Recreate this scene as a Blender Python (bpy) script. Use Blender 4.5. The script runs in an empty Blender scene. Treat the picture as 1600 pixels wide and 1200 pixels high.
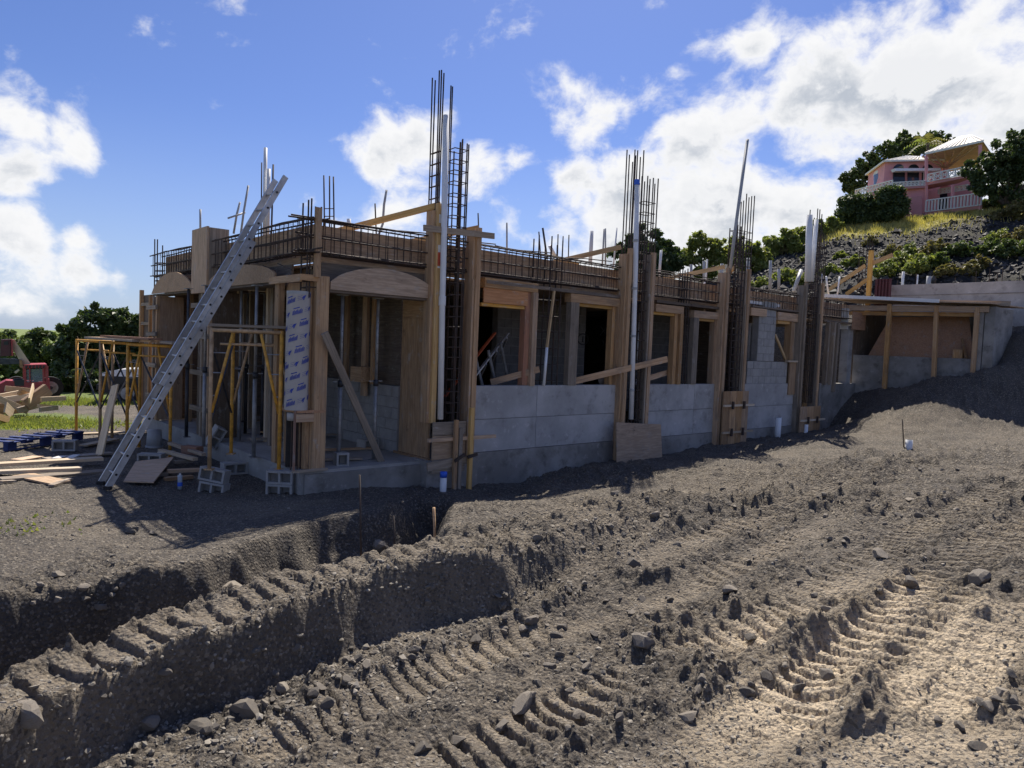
import bpy, math, random
import numpy as np
from mathutils import Vector, Matrix
random.seed(7); rng = np.random.default_rng(11)
R = math.radians
scn = bpy.context.scene
col = scn.collection

# ------------------------------------------------------------------ camera
F = 1123.0; ROLL = R(2.3); PITCH = R(3.02); EYE = 2.0
cam = bpy.data.cameras.new('camera'); camo = bpy.data.objects.new('camera', cam); col.objects.link(camo)
cam.sensor_width = 36; cam.lens = F / 1600 * 36; cam.clip_end = 6000; cam.clip_start = 0.05
camo.matrix_world = Matrix.Translation((0, 0, EYE)) @ Matrix.Rotation(math.pi / 2 - PITCH, 4, 'X') @ Matrix.Rotation(ROLL, 4, 'Z')
scn.camera = camo

# survey helpers: the sight line through a point of the photograph, used to measure where things stand
cr, sr, cp, sp = math.cos(ROLL), math.sin(ROLL), math.cos(PITCH), math.sin(PITCH)
def ray(px, py):
    a = px - 800; b = 600 - py
    x = (a * cr - b * sr) / F; y = (a * sr + b * cr) / F
    return Vector((x, cp + sp * y, -sp + cp * y))
def onz(px, py, z):
    d = ray(px, py); return Vector((0, 0, EYE)) + d * ((z - EYE) / d.z)
def ond(px, py, D):
    return Vector((0, 0, EYE)) + ray(px, py) * D
A = R(48.7)
U = Vector((math.sin(A), math.cos(A), 0)); V = Vector((-math.cos(A), math.sin(A), 0))
C = onz(470, 737, 0)
HROT = math.pi / 2 - A
def H(u, v, z): return C + U * u + V * v + Vector((0, 0, z))
def fr(px, py, v=0.0):
    d = ray(px, py); o = C - Vector((0, 0, EYE)); p = d * ((o.dot(V) + v) / d.dot(V)) - o
    return p.dot(U), p.z
def lf(px, py, u=0.0):
    d = ray(px, py); o = C - Vector((0, 0, EYE)); p = d * ((o.dot(U) + u) / d.dot(U)) - o
    return p.dot(V), p.z

# ------------------------------------------------------------------ light
SUN_AZ = R(8); SUN_EL = R(53)       # azimuth from +Y towards +X
sund = Vector((math.sin(SUN_AZ) * math.cos(SUN_EL), math.cos(SUN_AZ) * math.cos(SUN_EL), math.sin(SUN_EL)))
sl = bpy.data.lights.new('sun', 'SUN'); so = bpy.data.objects.new('sun', sl); col.objects.link(so)
sl.energy = 5.0; sl.angle = R(0.55); sl.color = (1.0, 0.92, 0.80)
so.rotation_euler = (-sund).to_track_quat('-Z', 'Y').to_euler(); so.location = (0, 0, 30)

class NT:
    """small node-tree helper"""
    def __init__(s, tree): s.t = tree; s.n = tree.nodes; s.l = tree.links
    def node(s, typ, **kw):
        n = s.n.new(typ)
        for k, v in kw.items(): setattr(n, k, v)
        return n
    def put(s, sock, v):
        if hasattr(v, 'is_linked') or isinstance(v, bpy.types.NodeSocket): s.l.new(v, sock)
        elif isinstance(v, (tuple, list)) and len(v) == 3 and sock.type == 'RGBA': sock.default_value = (*v, 1)
        else: sock.default_value = v
    def math(s, op, a, b=None, c=None, clamp=False):
        n = s.node('ShaderNodeMath', operation=op, use_clamp=clamp); s.put(n.inputs[0], a)
        if b is not None: s.put(n.inputs[1], b)
        if c is not None: s.put(n.inputs[2], c)
        return n.outputs[0]
    def vmath(s, op, a, b=None, scale=None):
        n = s.node('ShaderNodeVectorMath', operation=op); s.put(n.inputs[0], a)
        if b is not None: s.put(n.inputs[1], b)
        if scale is not None: s.put(n.inputs['Scale'], scale)
        return n.outputs['Value'] if op in ('DOT_PRODUCT', 'LENGTH', 'DISTANCE') else n.outputs[0]
    def noise(s, vec, scale, detail=4, rough=0.55, dist=0.0):
        n = s.node('ShaderNodeTexNoise'); s.put(n.inputs['Vector'], vec); s.put(n.inputs['Scale'], scale)
        n.inputs['Detail'].default_value = detail; n.inputs['Roughness'].default_value = rough; n.inputs['Distortion'].default_value = dist
        return n.outputs[0]
    def voro(s, vec, scale, feature='F1', out=0):
        n = s.node('ShaderNodeTexVoronoi', feature=feature); s.put(n.inputs['Vector'], vec); s.put(n.inputs['Scale'], scale)
        return n.outputs[out]
    def ramp(s, v, lo, hi, a=0.0, b=1.0):
        n = s.node('ShaderNodeMapRange', interpolation_type='SMOOTHSTEP'); s.put(n.inputs[0], v)
        for i, x in zip((1, 2, 3, 4), (lo, hi, a, b)): s.put(n.inputs[i], x)
        return n.outputs[0]
    def mix(s, f, a, b, blend='MIX'):
        n = s.node('ShaderNodeMix', data_type='RGBA', blend_type=blend); s.put(n.inputs[0], f); s.put(n.inputs[6], a); s.put(n.inputs[7], b)
        return n.outputs[2]
    def mapping(s, vec, scale=(1, 1, 1), loc=(0, 0, 0)):
        n = s.node('ShaderNodeMapping'); s.put(n.inputs[0], vec); n.inputs['Scale'].default_value = scale; n.inputs['Location'].default_value = loc
        return n.outputs[0]

world = bpy.data.worlds.new('World'); scn.world = world; world.use_nodes = True
w = NT(world.node_tree); w.n.clear()
sky = w.node('ShaderNodeTexSky', sky_type='NISHITA'); sky.sun_disc = False
sky.sun_elevation = SUN_EL; sky.sun_rotation = SUN_AZ; sky.air_density = 1.0; sky.dust_density = 0.5; sky.ozone_density = 2.5; sky.altitude = 50
tc = w.node('ShaderNodeTexCoord'); gdir = tc.outputs['Generated']
# cumulus: fractal cloud field, denser where the photograph shows cloud banks
warp = w.node('ShaderNodeTexNoise'); w.put(warp.inputs['Vector'], gdir); warp.inputs['Scale'].default_value = 7; warp.inputs['Detail'].default_value = 5
wv = w.vmath('SCALE', w.vmath('SUBTRACT', warp.outputs['Color'], (0.5, 0.5, 0.5)), scale=0.055)
pd = w.vmath('ADD', gdir, wv)
cvec = w.mapping(pd, (1.0, 1.0, 1.35))
big = w.noise(cvec, 3.1, 3, 0.5)
fine = w.noise(cvec, 8.5, 12, 0.60)
fine2 = w.noise(w.vmath('ADD', cvec, tuple(sund * 0.018 + Vector((0, 0, 0.012)))), 8.5, 8, 0.60)
BLOBS = [(40, 165, 60, .72), (110, 195, 48, .70), (10, 275, 54, .76), (20, 370, 62, .76), (40, 445, 66, .72), (120, 440, 50, .66), (180, 452, 38, .58), (20, 75, 36, .5), (120, 365, 26, .52),
         (605, 240, 66, .85), (665, 235, 74, .92), (745, 262, 64, .8), (800, 250, 40, .6), (590, 335, 50, .62), (540, 345, 40, .5), (470, 300, 30, .45), (880, 150, 60, .78), (930, 180, 66, .8), (975, 190, 40, .6),
         (1010, 330, 125, 1.0), (900, 300, 62, .85), (860, 355, 62, .85), (800, 345, 45, .7), (960, 400, 80, .9), (1130, 280, 150, 1.02), (1300, 190, 130, 1.05), (1430, 140, 130, 1.05), (1520, 50, 75, .85),
         (1590, 200, 150, 1.05), (1170, 85, 42, .55), (1260, 330, 140, 1.0), (1100, 370, 130, .95), (1450, 15, 26, .4), (1060, 110, 24, .38)]
field = None
for (bx_, by_, br_, bs_) in BLOBS:
    dv = ray(bx_, by_).normalized(); rad = br_ / F
    dist = w.vmath('DISTANCE', pd, tuple(dv))
    g = w.ramp(dist, rad * 0.15, rad * 1.35, bs_, 0.0)
    field = g if field is None else w.math('MAXIMUM', field, g)
# everywhere else: scattered clouds of the same kind, kept sparse to lower ambient light
view_d = ray(800, 560).normalized()
inview = w.ramp(w.vmath('DISTANCE', gdir, tuple(view_d)), 0.85, 1.15, 0.0, 1.0)
scat = w.math('MULTIPLY', w.ramp(big, 0.52, 0.68, 0.0, 0.8), inview)
field = w.math('MAXIMUM', field, scat)
dens = w.math('ADD', w.math('MULTIPLY', field, 0.60), w.math('MULTIPLY', w.math('SUBTRACT', fine, 0.5), 1.9))
cover = w.ramp(dens, 0.14, 0.52)
thick = w.ramp(dens, 0.40, 0.80)
lump = w.ramp(w.math('SUBTRACT', fine, fine2), -0.05, 0.07)
sepz = w.node('ShaderNodeSeparateXYZ'); w.put(sepz.inputs[0], gdir)
cloudc = w.mix(w.math('MULTIPLY', thick, w.math('SUBTRACT', 1.0, w.math('MULTIPLY', lump, 0.75))), (12.7, 12.7, 12.8), (6.6, 7.2, 8.2))
skyc = w.mix(1.0, sky.outputs[0], (0.86, 0.98, 1.46), 'MULTIPLY')
hz = w.ramp(sepz.outputs[2], -0.02, 0.30, 0.50, 0.0)
skyc = w.mix(hz, skyc, (6.9, 8.7, 11.4))
allc = w.mix(cover, skyc, cloudc)
bg = w.node('ShaderNodeBackground'); w.put(bg.inputs[0], allc); bg.inputs[1].default_value = 0.05
wo = w.node('ShaderNodeOutputWorld'); w.l.new(bg.outputs[0], wo.inputs[0])
vs = scn.view_settings; vs.view_transform = 'Standard'; vs.look = 'None'; vs.exposure = 0.62; vs.gamma = 1.0; vs.use_curve_mapping = False
scn.cycles.max_bounces = 6; scn.cycles.transparent_max_bounces = 6

# ------------------------------------------------------------------ materials
M = {}
def mat(name):
    m = bpy.data.materials.new(name); m.use_nodes = True; t = NT(m.node_tree); t.n.clear()
    b = t.node('ShaderNodeBsdfPrincipled'); o = t.node('ShaderNodeOutputMaterial'); t.l.new(b.outputs[0], o.inputs[0])
    M[name] = m; return t, b
def bump(t, b, h, strength=0.4, dist=0.02):
    n = t.node('ShaderNodeBump'); t.put(n.inputs['Height'], h); n.inputs['Strength'].default_value = strength; n.inputs['Distance'].default_value = dist
    t.l.new(n.outputs[0], b.inputs['Normal'])
def oc(t): return t.node('ShaderNodeTexCoord').outputs['Object']
def orand(t): return t.node('ShaderNodeObjectInfo').outputs['Random']

def wood(name, c1, c2, stain=(0.09, 0.075, 0.06), amt=0.5, grain=1.0):
    t, b = mat(name); p = oc(t); r = orand(t)
    sh = t.vmath('ADD', p, t.vmath('SCALE', (13.1, 7.7, 5.3), scale=r))
    g = t.noise(t.mapping(sh, (0.9 * grain, 22, 22)), 1.6, 6, 0.62, 0.6)
    k = t.noise(t.mapping(sh, (1.0, 3, 3)), 1.7, 5, 0.6)
    c = t.mix(t.ramp(g, 0.34, 0.68), c1, c2)
    c = t.mix(t.math('MULTIPLY', t.ramp(k, 0.48, 0.72), amt), c, stain)
    c = t.mix(t.math('MULTIPLY', t.math('POWER', t.math('FRACT', t.math('MULTIPLY', r, 3.71)), 1.6), 0.36), c, t.mix(t.ramp(g, 0.34, 0.68), (0.125, 0.108, 0.09), (0.235, 0.205, 0.17)))
    sm = t.noise(t.mapping(sh, (1.3, 2.2, 2.2)), 3.1, 7, 0.68)
    c = t.mix(t.ramp(sm, 0.56, 0.70, 0, 0.55), c, (0.30, 0.285, 0.265)); c = t.mix(t.ramp(sm, 0.40, 0.28, 0, 0.6), c, (0.06, 0.045, 0.034))
    hs = t.node('ShaderNodeHueSaturation'); t.put(hs.inputs['Color'], c)
    t.put(hs.inputs['Value'], t.math('ADD', 0.95, t.math('MULTIPLY', r, 0.75))); t.put(hs.inputs['Saturation'], t.math('ADD', 0.82, t.math('MULTIPLY', t.math('FRACT', t.math('MULTIPLY', r, 7.3)), 0.3)))
    t.l.new(hs.outputs[0], b.inputs['Base Color']); b.inputs['Roughness'].default_value = 0.8
    bump(t, b, g, 0.25, 0.006)
wood('wood_lumber', (0.29, 0.165, 0.078), (0.42, 0.265, 0.135), amt=0.45)
wood('wood_grey', (0.17, 0.135, 0.10), (0.28, 0.225, 0.17), amt=0.5)
wood('wood_pale', (0.40, 0.31, 0.20), (0.52, 0.41, 0.28), stain=(0.25, 0.2, 0.14), amt=0.4)
wood('wood_yellow', (0.42, 0.25, 0.085), (0.54, 0.35, 0.14), stain=(0.2, 0.14, 0.07), amt=0.3)
wood('wood_red', (0.22, 0.095, 0.052), (0.29, 0.135, 0.075), amt=0.3)
wood('plywood', (0.27, 0.155, 0.075), (0.38, 0.235, 0.12), amt=0.35, grain=2.2)
wood('plywood_pale', (0.33, 0.22, 0.135), (0.47, 0.33, 0.21), stain=(0.2, 0.15, 0.1), amt=0.35, grain=2.5)
wood('plywood_dark_and_shade', (0.08, 0.058, 0.042), (0.14, 0.10, 0.068), amt=0.5, grain=2)  # dark form ply; on the room walls this colour stands for unlit depth
wood('plywood_orange', (0.34, 0.155, 0.065), (0.44, 0.22, 0.10), amt=0.25, grain=2)

def concrete(name, c1, c2, stain, amt=0.5, sc=1.0):
    t, b = mat(name); p = oc(t); sh = t.vmath('ADD', p, t.vmath('SCALE', (9.1, 3.7, 5.3), scale=orand(t)))
    a = t.noise(sh, 1.3 * sc, 6, 0.6); f = t.noise(sh, 22 * sc, 5, 0.6)
    c = t.mix(t.ramp(a, 0.35, 0.68), c1, c2)
    s = t.noise(t.mapping(sh, (1.6, 1.6, 0.5)), 1.9 * sc, 6, 0.65)
    c = t.mix(t.math('MULTIPLY', t.ramp(s, 0.5, 0.75), amt), c, stain)
    c = t.mix(t.math('MULTIPLY', t.ramp(f, 0.3, 0.7), 0.25), c, (0.5, 0.5, 0.49), 'OVERLAY')
    ef = t.noise(sh, 4.5 * sc, 7, 0.7); c = t.mix(t.ramp(ef, 0.58, 0.68, 0, 0.45), c, tuple(min(1, x * 1.35) for x in c2)); c = t.mix(t.ramp(ef, 0.40, 0.30, 0, 0.5), c, stain)
    t.put(b.inputs['Base Color'], c); b.inputs['Roughness'].default_value = 0.9
    bump(t, b, f, 0.3, 0.008)
concrete('concrete', (0.34, 0.335, 0.33), (0.47, 0.46, 0.455), (0.20, 0.19, 0.18), 0.75)
concrete('cmu_shaded', (0.13, 0.128, 0.125), (0.18, 0.175, 0.17), (0.08, 0.078, 0.075), 0.5, 2.5)  # darker copy of cmu: interior shade put into the block colour
concrete('concrete_raw', (0.20, 0.19, 0.175), (0.33, 0.315, 0.295), (0.10, 0.09, 0.078), 0.8)
concrete('concrete_slab', (0.27, 0.265, 0.25), (0.36, 0.35, 0.335), (0.17, 0.16, 0.15), 0.5)
concrete('cmu', (0.30, 0.295, 0.285), (0.38, 0.37, 0.355), (0.2, 0.195, 0.185), 0.4, 2.5)
concrete('mortar', (0.22, 0.215, 0.205), (0.28, 0.27, 0.26), (0.16, 0.155, 0.15), 0.4, 3)

def plain(name, c, rough=0.6, metal=0.0, var=0.12, nsc=6.0, dirt=None, damt=0.4):
    t, b = mat(name); p = oc(t); n = t.noise(p, nsc, 5, 0.6)
    cc = t.mix(t.ramp(n, 0.3, 0.7), tuple(x * (1 - var) for x in c), tuple(min(1, x * (1 + var)) for x in c))
    if dirt: cc = t.mix(t.math('MULTIPLY', t.ramp(t.noise(p, nsc * 0.7, 6, 0.65), 0.45, 0.7), damt), cc, dirt)
    t.put(b.inputs['Base Color'], cc); b.inputs['Roughness'].default_value = rough; b.inputs['Metallic'].default_value = metal
    return t, b
plain('rebar', (0.055, 0.042, 0.036), 0.75, 0.2, 0.3, 9, (0.12, 0.06, 0.035), 0.5)
plain('pvc', (0.74, 0.75, 0.76), 0.4, 0, 0.05, 3, (0.5, 0.47, 0.42), 0.25)
plain('pvc_grey', (0.36, 0.37, 0.38), 0.5, 0, 0.1)
plain('tape_blue', (0.03, 0.12, 0.62), 0.5, 0, 0.1)
plain('ink_blue', (0.035, 0.065, 0.34), 0.7, 0, 0.2)
plain('cardboard', (0.44, 0.41, 0.38), 0.85, 0, 0.08, 4, (0.36, 0.32, 0.27), 0.35)
plain('aluminium', (0.46, 0.47, 0.49), 0.45, 0.55, 0.15, 7, (0.25, 0.25, 0.25), 0.4)
plain('galv', (0.30, 0.31, 0.32), 0.5, 0.5, 0.2, 7, (0.16, 0.13, 0.1), 0.5)
plain('steel_dark', (0.05, 0.055, 0.065), 0.55, 0.4, 0.3, 7, (0.12, 0.07, 0.04), 0.4)
plain('scaffold_yellow', (0.66, 0.34, 0.05), 0.6, 0.0, 0.25, 12, (0.30, 0.17, 0.07), 0.7)
plain('scaffold_worn', (0.48, 0.33, 0.19), 0.65, 0.1, 0.25, 9, (0.3, 0.16, 0.06), 0.6)
plain('paint_red', (0.36, 0.035, 0.04), 0.5, 0, 0.15, 4, (0.25, 0.12, 0.09), 0.4)
plain('paint_maroon', (0.075, 0.014, 0.02), 0.5, 0, 0.15)
plain('paint_cream', (0.55, 0.47, 0.32), 0.6, 0, 0.1, 4, (0.35, 0.28, 0.18), 0.3)
plain('car_white', (0.78, 0.79, 0.8), 0.25, 0, 0.02)
plain('black_plastic', (0.015, 0.016, 0.018), 0.5)
plain('rubber', (0.02, 0.02, 0.021), 0.85, 0, 0.3, 9)
plain('pallet_blue', (0.008, 0.028, 0.14), 0.7, 0, 0.25, 5, (0.12, 0.11, 0.1), 0.3)
plain('pink', (0.76, 0.35, 0.38), 0.8, 0, 0.05, 1.5)
plain('pink_trim', (0.60, 0.28, 0.30), 0.8, 0, 0.05, 1.5)
plain('white_paint', (0.78, 0.77, 0.75), 0.6, 0, 0.04)
plain('roof_cream', (0.62, 0.57, 0.47), 0.75, 0, 0.1, 2)
plain('soffit', (0.55, 0.40, 0.27), 0.7, 0, 0.12, 2)
plain('dark_glass', (0.02, 0.025, 0.035), 0.08)
plain('bark', (0.10, 0.075, 0.055), 0.95, 0, 0.3, 8)
plain('black_board', (0.012, 0.012, 0.016), 0.9)
plain('mark_black', (0.03, 0.03, 0.03), 0.9)
plain('mark_red', (0.5, 0.09, 0.04), 0.8)
plain('label_white', (0.7, 0.69, 0.66), 0.8)
plain('orange_paint', (0.6, 0.13, 0.05), 0.7)
plain('plastic_bottle', (0.45, 0.5, 0.55), 0.2)
plain('void_shade', (0.05, 0.046, 0.042), 0.95)
t, b = mat('glass'); b.inputs['Base Color'].default_value = (0.25, 0.32, 0.33, 1); b.inputs['Roughness'].default_value = 0.05; b.inputs['Alpha'].default_value = 0.45

def leafmat(name, c1, c2, c3, trans=0.35):
    t, b = mat(name); p = oc(t)
    a = t.node('ShaderNodeAttribute', attribute_name='leaf').outputs['Fac']
    n = t.noise(p, 0.9, 3, 0.6)
    c = t.mix(t.ramp(n, 0.35, 0.65), c1, c2); c = t.mix(t.math('POWER', a, 2.2), c, c3)
    t.put(b.inputs['Base Color'], c); b.inputs['Roughness'].default_value = 0.55
    tr = t.node('ShaderNodeBsdfTranslucent'); t.put(tr.inputs[0], t.mix(1.0, c, (1.25, 1.3, 0.6), 'MULTIPLY'))
    mx = t.node('ShaderNodeMixShader'); mx.inputs[0].default_value = trans
    t.l.new(b.outputs[0], mx.inputs[1]); t.l.new(tr.outputs[0], mx.inputs[2])
    t.l.new(mx.outputs[0], [n for n in t.n if n.type == 'OUTPUT_MATERIAL'][0].inputs[0])
leafmat('leaf_dark', (0.030, 0.056, 0.020), (0.052, 0.085, 0.028), (0.12, 0.155, 0.06), 0.28)
leafmat('leaf_mid', (0.055, 0.092, 0.026), (0.085, 0.125, 0.038), (0.16, 0.19, 0.07), 0.36)
leafmat('leaf_bright', (0.13, 0.18, 0.045), (0.21, 0.25, 0.065), (0.33, 0.33, 0.12), 0.4)
leafmat('leaf_olive', (0.12, 0.12, 0.045), (0.18, 0.17, 0.06), (0.26, 0.2, 0.09), 0.3)
leafmat('leaf_dry', (0.36, 0.33, 0.11), (0.48, 0.42, 0.15), (0.58, 0.50, 0.22), 0.35)

# ground: zones come as vertex weights: R grass, G rubble, B dry grass, and 'pale' compacted fines
t, b = mat('dirt')
p = t.node('ShaderNodeNewGeometry').outputs['Position']
za = t.node('ShaderNodeAttribute', attribute_name='zone'); sep = t.node('ShaderNodeSeparateColor'); t.put(sep.inputs[0], za.outputs['Color'])
pale = t.node('ShaderNodeAttribute', attribute_name='pale').outputs['Fac']
n1 = t.noise(p, 0.7, 6, 0.6); n2 = t.noise(p, 5, 6, 0.65); n3 = t.noise(p, 38, 5, 0.7); n4 = t.noise(p, 140, 3, 0.6)
dc = t.mix(t.ramp(n1, 0.35, 0.65), (0.056, 0.049, 0.041), (0.108, 0.092, 0.073))
dc = t.mix(t.math('MULTIPLY', t.ramp(n2, 0.45, 0.72), 0.55), dc, (0.036, 0.034, 0.031))
dc = t.mix(pale, dc, (0.60, 0.49, 0.345))
st = t.voro(t.vmath('ADD', p, t.vmath('SCALE', t.node('ShaderNodeTexNoise').outputs['Color'], scale=0.03)), 48, 'F1', 1)
sp_ = t.node('ShaderNodeSeparateColor'); t.put(sp_.inputs[0], st)
dc = t.mix(t.ramp(sp_.outputs[0], 0.80, 0.86, 0, 0.55), dc, (0.34, 0.30, 0.24))
dc = t.mix(t.ramp(sp_.outputs[1], 0.74, 0.82, 0, 0.6), dc, (0.04, 0.04, 0.042))
dc = t.mix(t.ramp(n3, 0.42, 0.75, 0, 0.55), dc, (0.25, 0.205, 0.15))
dc = t.mix(t.ramp(n4, 0.35, 0.7, 0, 0.35), dc, (0.07, 0.06, 0.055))
gr = t.mix(t.ramp(n2, 0.35, 0.65), (0.10, 0.15, 0.03), (0.16, 0.20, 0.05))
rb = t.mix(t.ramp(t.voro(p, 2.6, 'F1', 0), 0.1, 0.55), (0.045, 0.043, 0.043), (0.015, 0.015, 0.015))
rb = t.mix(t.ramp(n1, 0.52, 0.68, 0, 0.7), rb, (0.10, 0.095, 0.06))
dg = t.mix(t.ramp(n2, 0.3, 0.7), (0.40, 0.34, 0.12), (0.26, 0.26, 0.08))
edge = t.math('MULTIPLY', t.math('SUBTRACT', n2, 0.5), 0.9)
cc = t.mix(t.ramp(t.math('ADD', sep.outputs[0], edge), 0.35, 0.65), dc, gr)
cc = t.mix(t.ramp(t.math('ADD', sep.outputs[1], edge), 0.35, 0.65), cc, rb)
cc = t.mix(t.ramp(t.math('ADD', sep.outputs[2], edge), 0.35, 0.65), cc, dg)
t.put(b.inputs['Base Color'], cc); b.inputs['Roughness'].default_value = 0.95
hgt = t.math('ADD', t.math('ADD', t.math('MULTIPLY', n2, 0.7), t.math('MULTIPLY', n3, 0.75)), t.math('MULTIPLY', t.voro(p, 34, 'F1', 0), -0.6))
bump(t, b, t.math('ADD', hgt, t.math('MULTIPLY', n4, 0.2)), 0.85, 0.05)

t, b = mat('stone'); p = t.node('ShaderNodeNewGeometry').outputs['Position']; a = t.node('ShaderNodeAttribute', attribute_name='leaf').outputs['Fac']
c = t.mix(a, (0.06, 0.057, 0.054), (0.34, 0.31, 0.26)); c = t.mix(t.ramp(t.noise(p, 30, 5, 0.6), 0.4, 0.7, 0, 0.5), c, (0.20, 0.165, 0.125))
t.put(b.inputs['Base Color'], c); b.inputs['Roughness'].default_value = 0.9
t, b = mat('rock'); p = oc(t); r = orand(t)
c = t.mix(r, (0.07, 0.067, 0.063), (0.26, 0.23, 0.19)); c = t.mix(t.ramp(t.noise(t.vmath('ADD', p, t.vmath('SCALE', (3, 5, 7), scale=r)), 14, 6, 0.65), 0.38, 0.7, 0, 0.65), c, (0.17, 0.135, 0.10))
t.put(b.inputs['Base Color'], c); b.inputs['Roughness'].default_value = 0.9; bump(t, b, t.noise(p, 40, 5, 0.65), 0.5, 0.01)
t, b = mat('rubble_stone'); a = t.node('ShaderNodeAttribute', attribute_name='leaf').outputs['Fac']
t.put(b.inputs['Base Color'], t.mix(a, (0.014, 0.014, 0.016), (0.07, 0.067, 0.066))); b.inputs['Roughness'].default_value = 0.75

# ------------------------------------------------------------------ builders
def tag(o, label=None, cat=None, group=None, kind=None):
    if label: o['label'] = label
    if cat: o['category'] = cat
    if group: o['group'] = group
    if kind: o['kind'] = kind
    return o
def link(o, parent=None):
    col.objects.link(o)
    if parent: o.parent = parent
    return o
def empty(name, loc=(0, 0, 0), rz=0.0, label=None, cat=None, group=None):
    o = bpy.data.objects.new(name, None); o.location = loc; o.rotation_euler = (0, 0, rz); o.empty_display_size = 0.2
    link(o); return tag(o, label, cat, group)
class MB:
    def __init__(s): s.v = []; s.f = []
    def add(s, vs, fs):
        n = len(s.v); s.v += [tuple(x) for x in vs]; s.f += [tuple(i + n for i in f) for f in fs]; return s
    def box(s, a, b_):
        x0, y0, z0 = a; x1, y1, z1 = b_
        return s.add([(x0, y0, z0), (x1, y0, z0), (x1, y1, z0), (x0, y1, z0), (x0, y0, z1), (x1, y0, z1), (x1, y1, z1), (x0, y1, z1)],
                     [(3, 2, 1, 0), (4, 5, 6, 7), (0, 1, 5, 4), (1, 2, 6, 5), (2, 3, 7, 6), (3, 0, 4, 7)])
    def bar(s, p, q, w_, t_, side=(0, 0, 1)):
        p = Vector(p); q = Vector(q); d = (q - p).normalized(); sd = Vector(side)
        if abs(d.dot(sd.normalized())) > 0.98: sd = Vector((0, 1, 0)) if abs(d.y) < 0.9 else Vector((1, 0, 0))
        y = (sd - d * sd.dot(d)).normalized() * (w_ / 2); z = d.cross(y).normalized() * (t_ / 2)
        vs_ = [p - y - z, p + y - z, p + y + z, p - y + z, q - y - z, q + y - z, q + y + z, q - y + z]
        return s.add(vs_, [(3, 2, 1, 0), (4, 5, 6, 7), (0, 1, 5, 4), (1, 2, 6, 5), (2, 3, 7, 6), (3, 0, 4, 7)])
    def tube(s, pts, r, n=8, cap=True, r2=None):
        pts = [Vector(p) for p in pts]; N = len(pts); vs_ = []; rr = [r + ((r2 if r2 is not None else r) - r) * i / max(1, N - 1) for i in range(N)]
        prev = None
        for i, p in enumerate(pts):
            d = (pts[min(i + 1, N - 1)] - pts[max(i - 1, 0)]).normalized()
            if prev is None: a = Vector((1, 0, 0)) if abs(d.x) < 0.8 else Vector((0, 1, 0))
            else: a = prev
            x = (a - d * a.dot(d)).normalized(); y = d.cross(x); prev = x
            vs_ += [p + (x * math.cos(k * 2 * math.pi / n) + y * math.sin(k * 2 * math.pi / n)) * rr[i] for k in range(n)]
        fs = [(i * n + k, i * n + (k + 1) % n, (i + 1) * n + (k + 1) % n, (i + 1) * n + k) for i in range(N - 1) for k in range(n)]
        if cap: fs += [tuple(reversed(range(n))), tuple((N - 1) * n + k for k in range(n))]
        return s.add(vs_, fs)
    def prism(s, poly, ext):
        e = Vector(ext); P = [Vector(p) for p in poly]; n = len(P)
        return s.add(P + [p + e for p in P], [tuple(range(n)), tuple(reversed(range(n, 2 * n)))] + [((i + 1) % n, i, n + i, n + (i + 1) % n) for i in range(n)])
    def mesh(s, name, m, smooth=False):
        me = bpy.data.meshes.new(name); me.from_pydata(s.v, [], s.f); me.materials.append(M[m]); me.update()
        import bmesh
        bm = bmesh.new(); bm.from_mesh(me); bmesh.ops.recalc_face_normals(bm, faces=bm.faces); bm.to_mesh(me); bm.free()
        if smooth: me.shade_smooth()
        return me
    def build(s, name, m, parent=None, smooth=False):
        return link(bpy.data.objects.new(name, s.mesh(name, m, smooth)), parent)
_boards = {}
def board(name, p, q, w_, t_, m, parent=None, side=(0, 0, 1), jit=0.0):
    """plank of width w_ (along side) and thickness t_, its own object with X along the length"""
    p = Vector(p); q = Vector(q); L = (q - p).length; key = (round(L, 3), round(w_, 3), round(t_, 3), m)
    if key not in _boards: _boards[key] = MB().box((0, -w_ / 2, -t_ / 2), (L, w_ / 2, t_ / 2)).mesh(name, m)
    o = bpy.data.objects.new(name, _boards[key]); d = (q - p).normalized(); sd = Vector(side)
    if abs(d.dot(sd.normalized())) > 0.99: sd = Vector((0, 1, 0)) if abs(d.y) < 0.9 else Vector((1, 0, 0))
    y = (sd - d * sd.dot(d)).normalized(); z = d.cross(y)
    if jit: p = p + Vector((random.uniform(-jit, jit), random.uniform(-jit, jit), 0))
    o.matrix_local = Matrix(((d.x, y.x, z.x, p.x), (d.y, y.y, z.y, p.y), (d.z, y.z, z.z, p.z), (0, 0, 0, 1)))
    return link(o, parent)
def hbox(name, u0, u1, v0, v1, z0, z1, m, parent, jit=0.0):
    """axis-aligned piece in its parent's frame, grain along its longest side"""
    s_ = (u1 - u0, v1 - v0, z1 - z0); c = ((u0 + u1) / 2, (v0 + v1) / 2, (z0 + z1) / 2); k = s_.index(max(s_))
    if k == 2: return board(name, (c[0], c[1], z0), (c[0], c[1], z1), s_[1], s_[0], m, parent, (0, 1, 0), jit)
    if k == 0: return board(name, (u0, c[1], c[2]), (u1, c[1], c[2]), s_[2], s_[1], m, parent, (0, 0, 1), jit)
    return board(name, (c[0], v0, c[2]), (c[0], v1, c[2]), s_[2], s_[0], m, parent, (0, 0, 1), jit)

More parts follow.
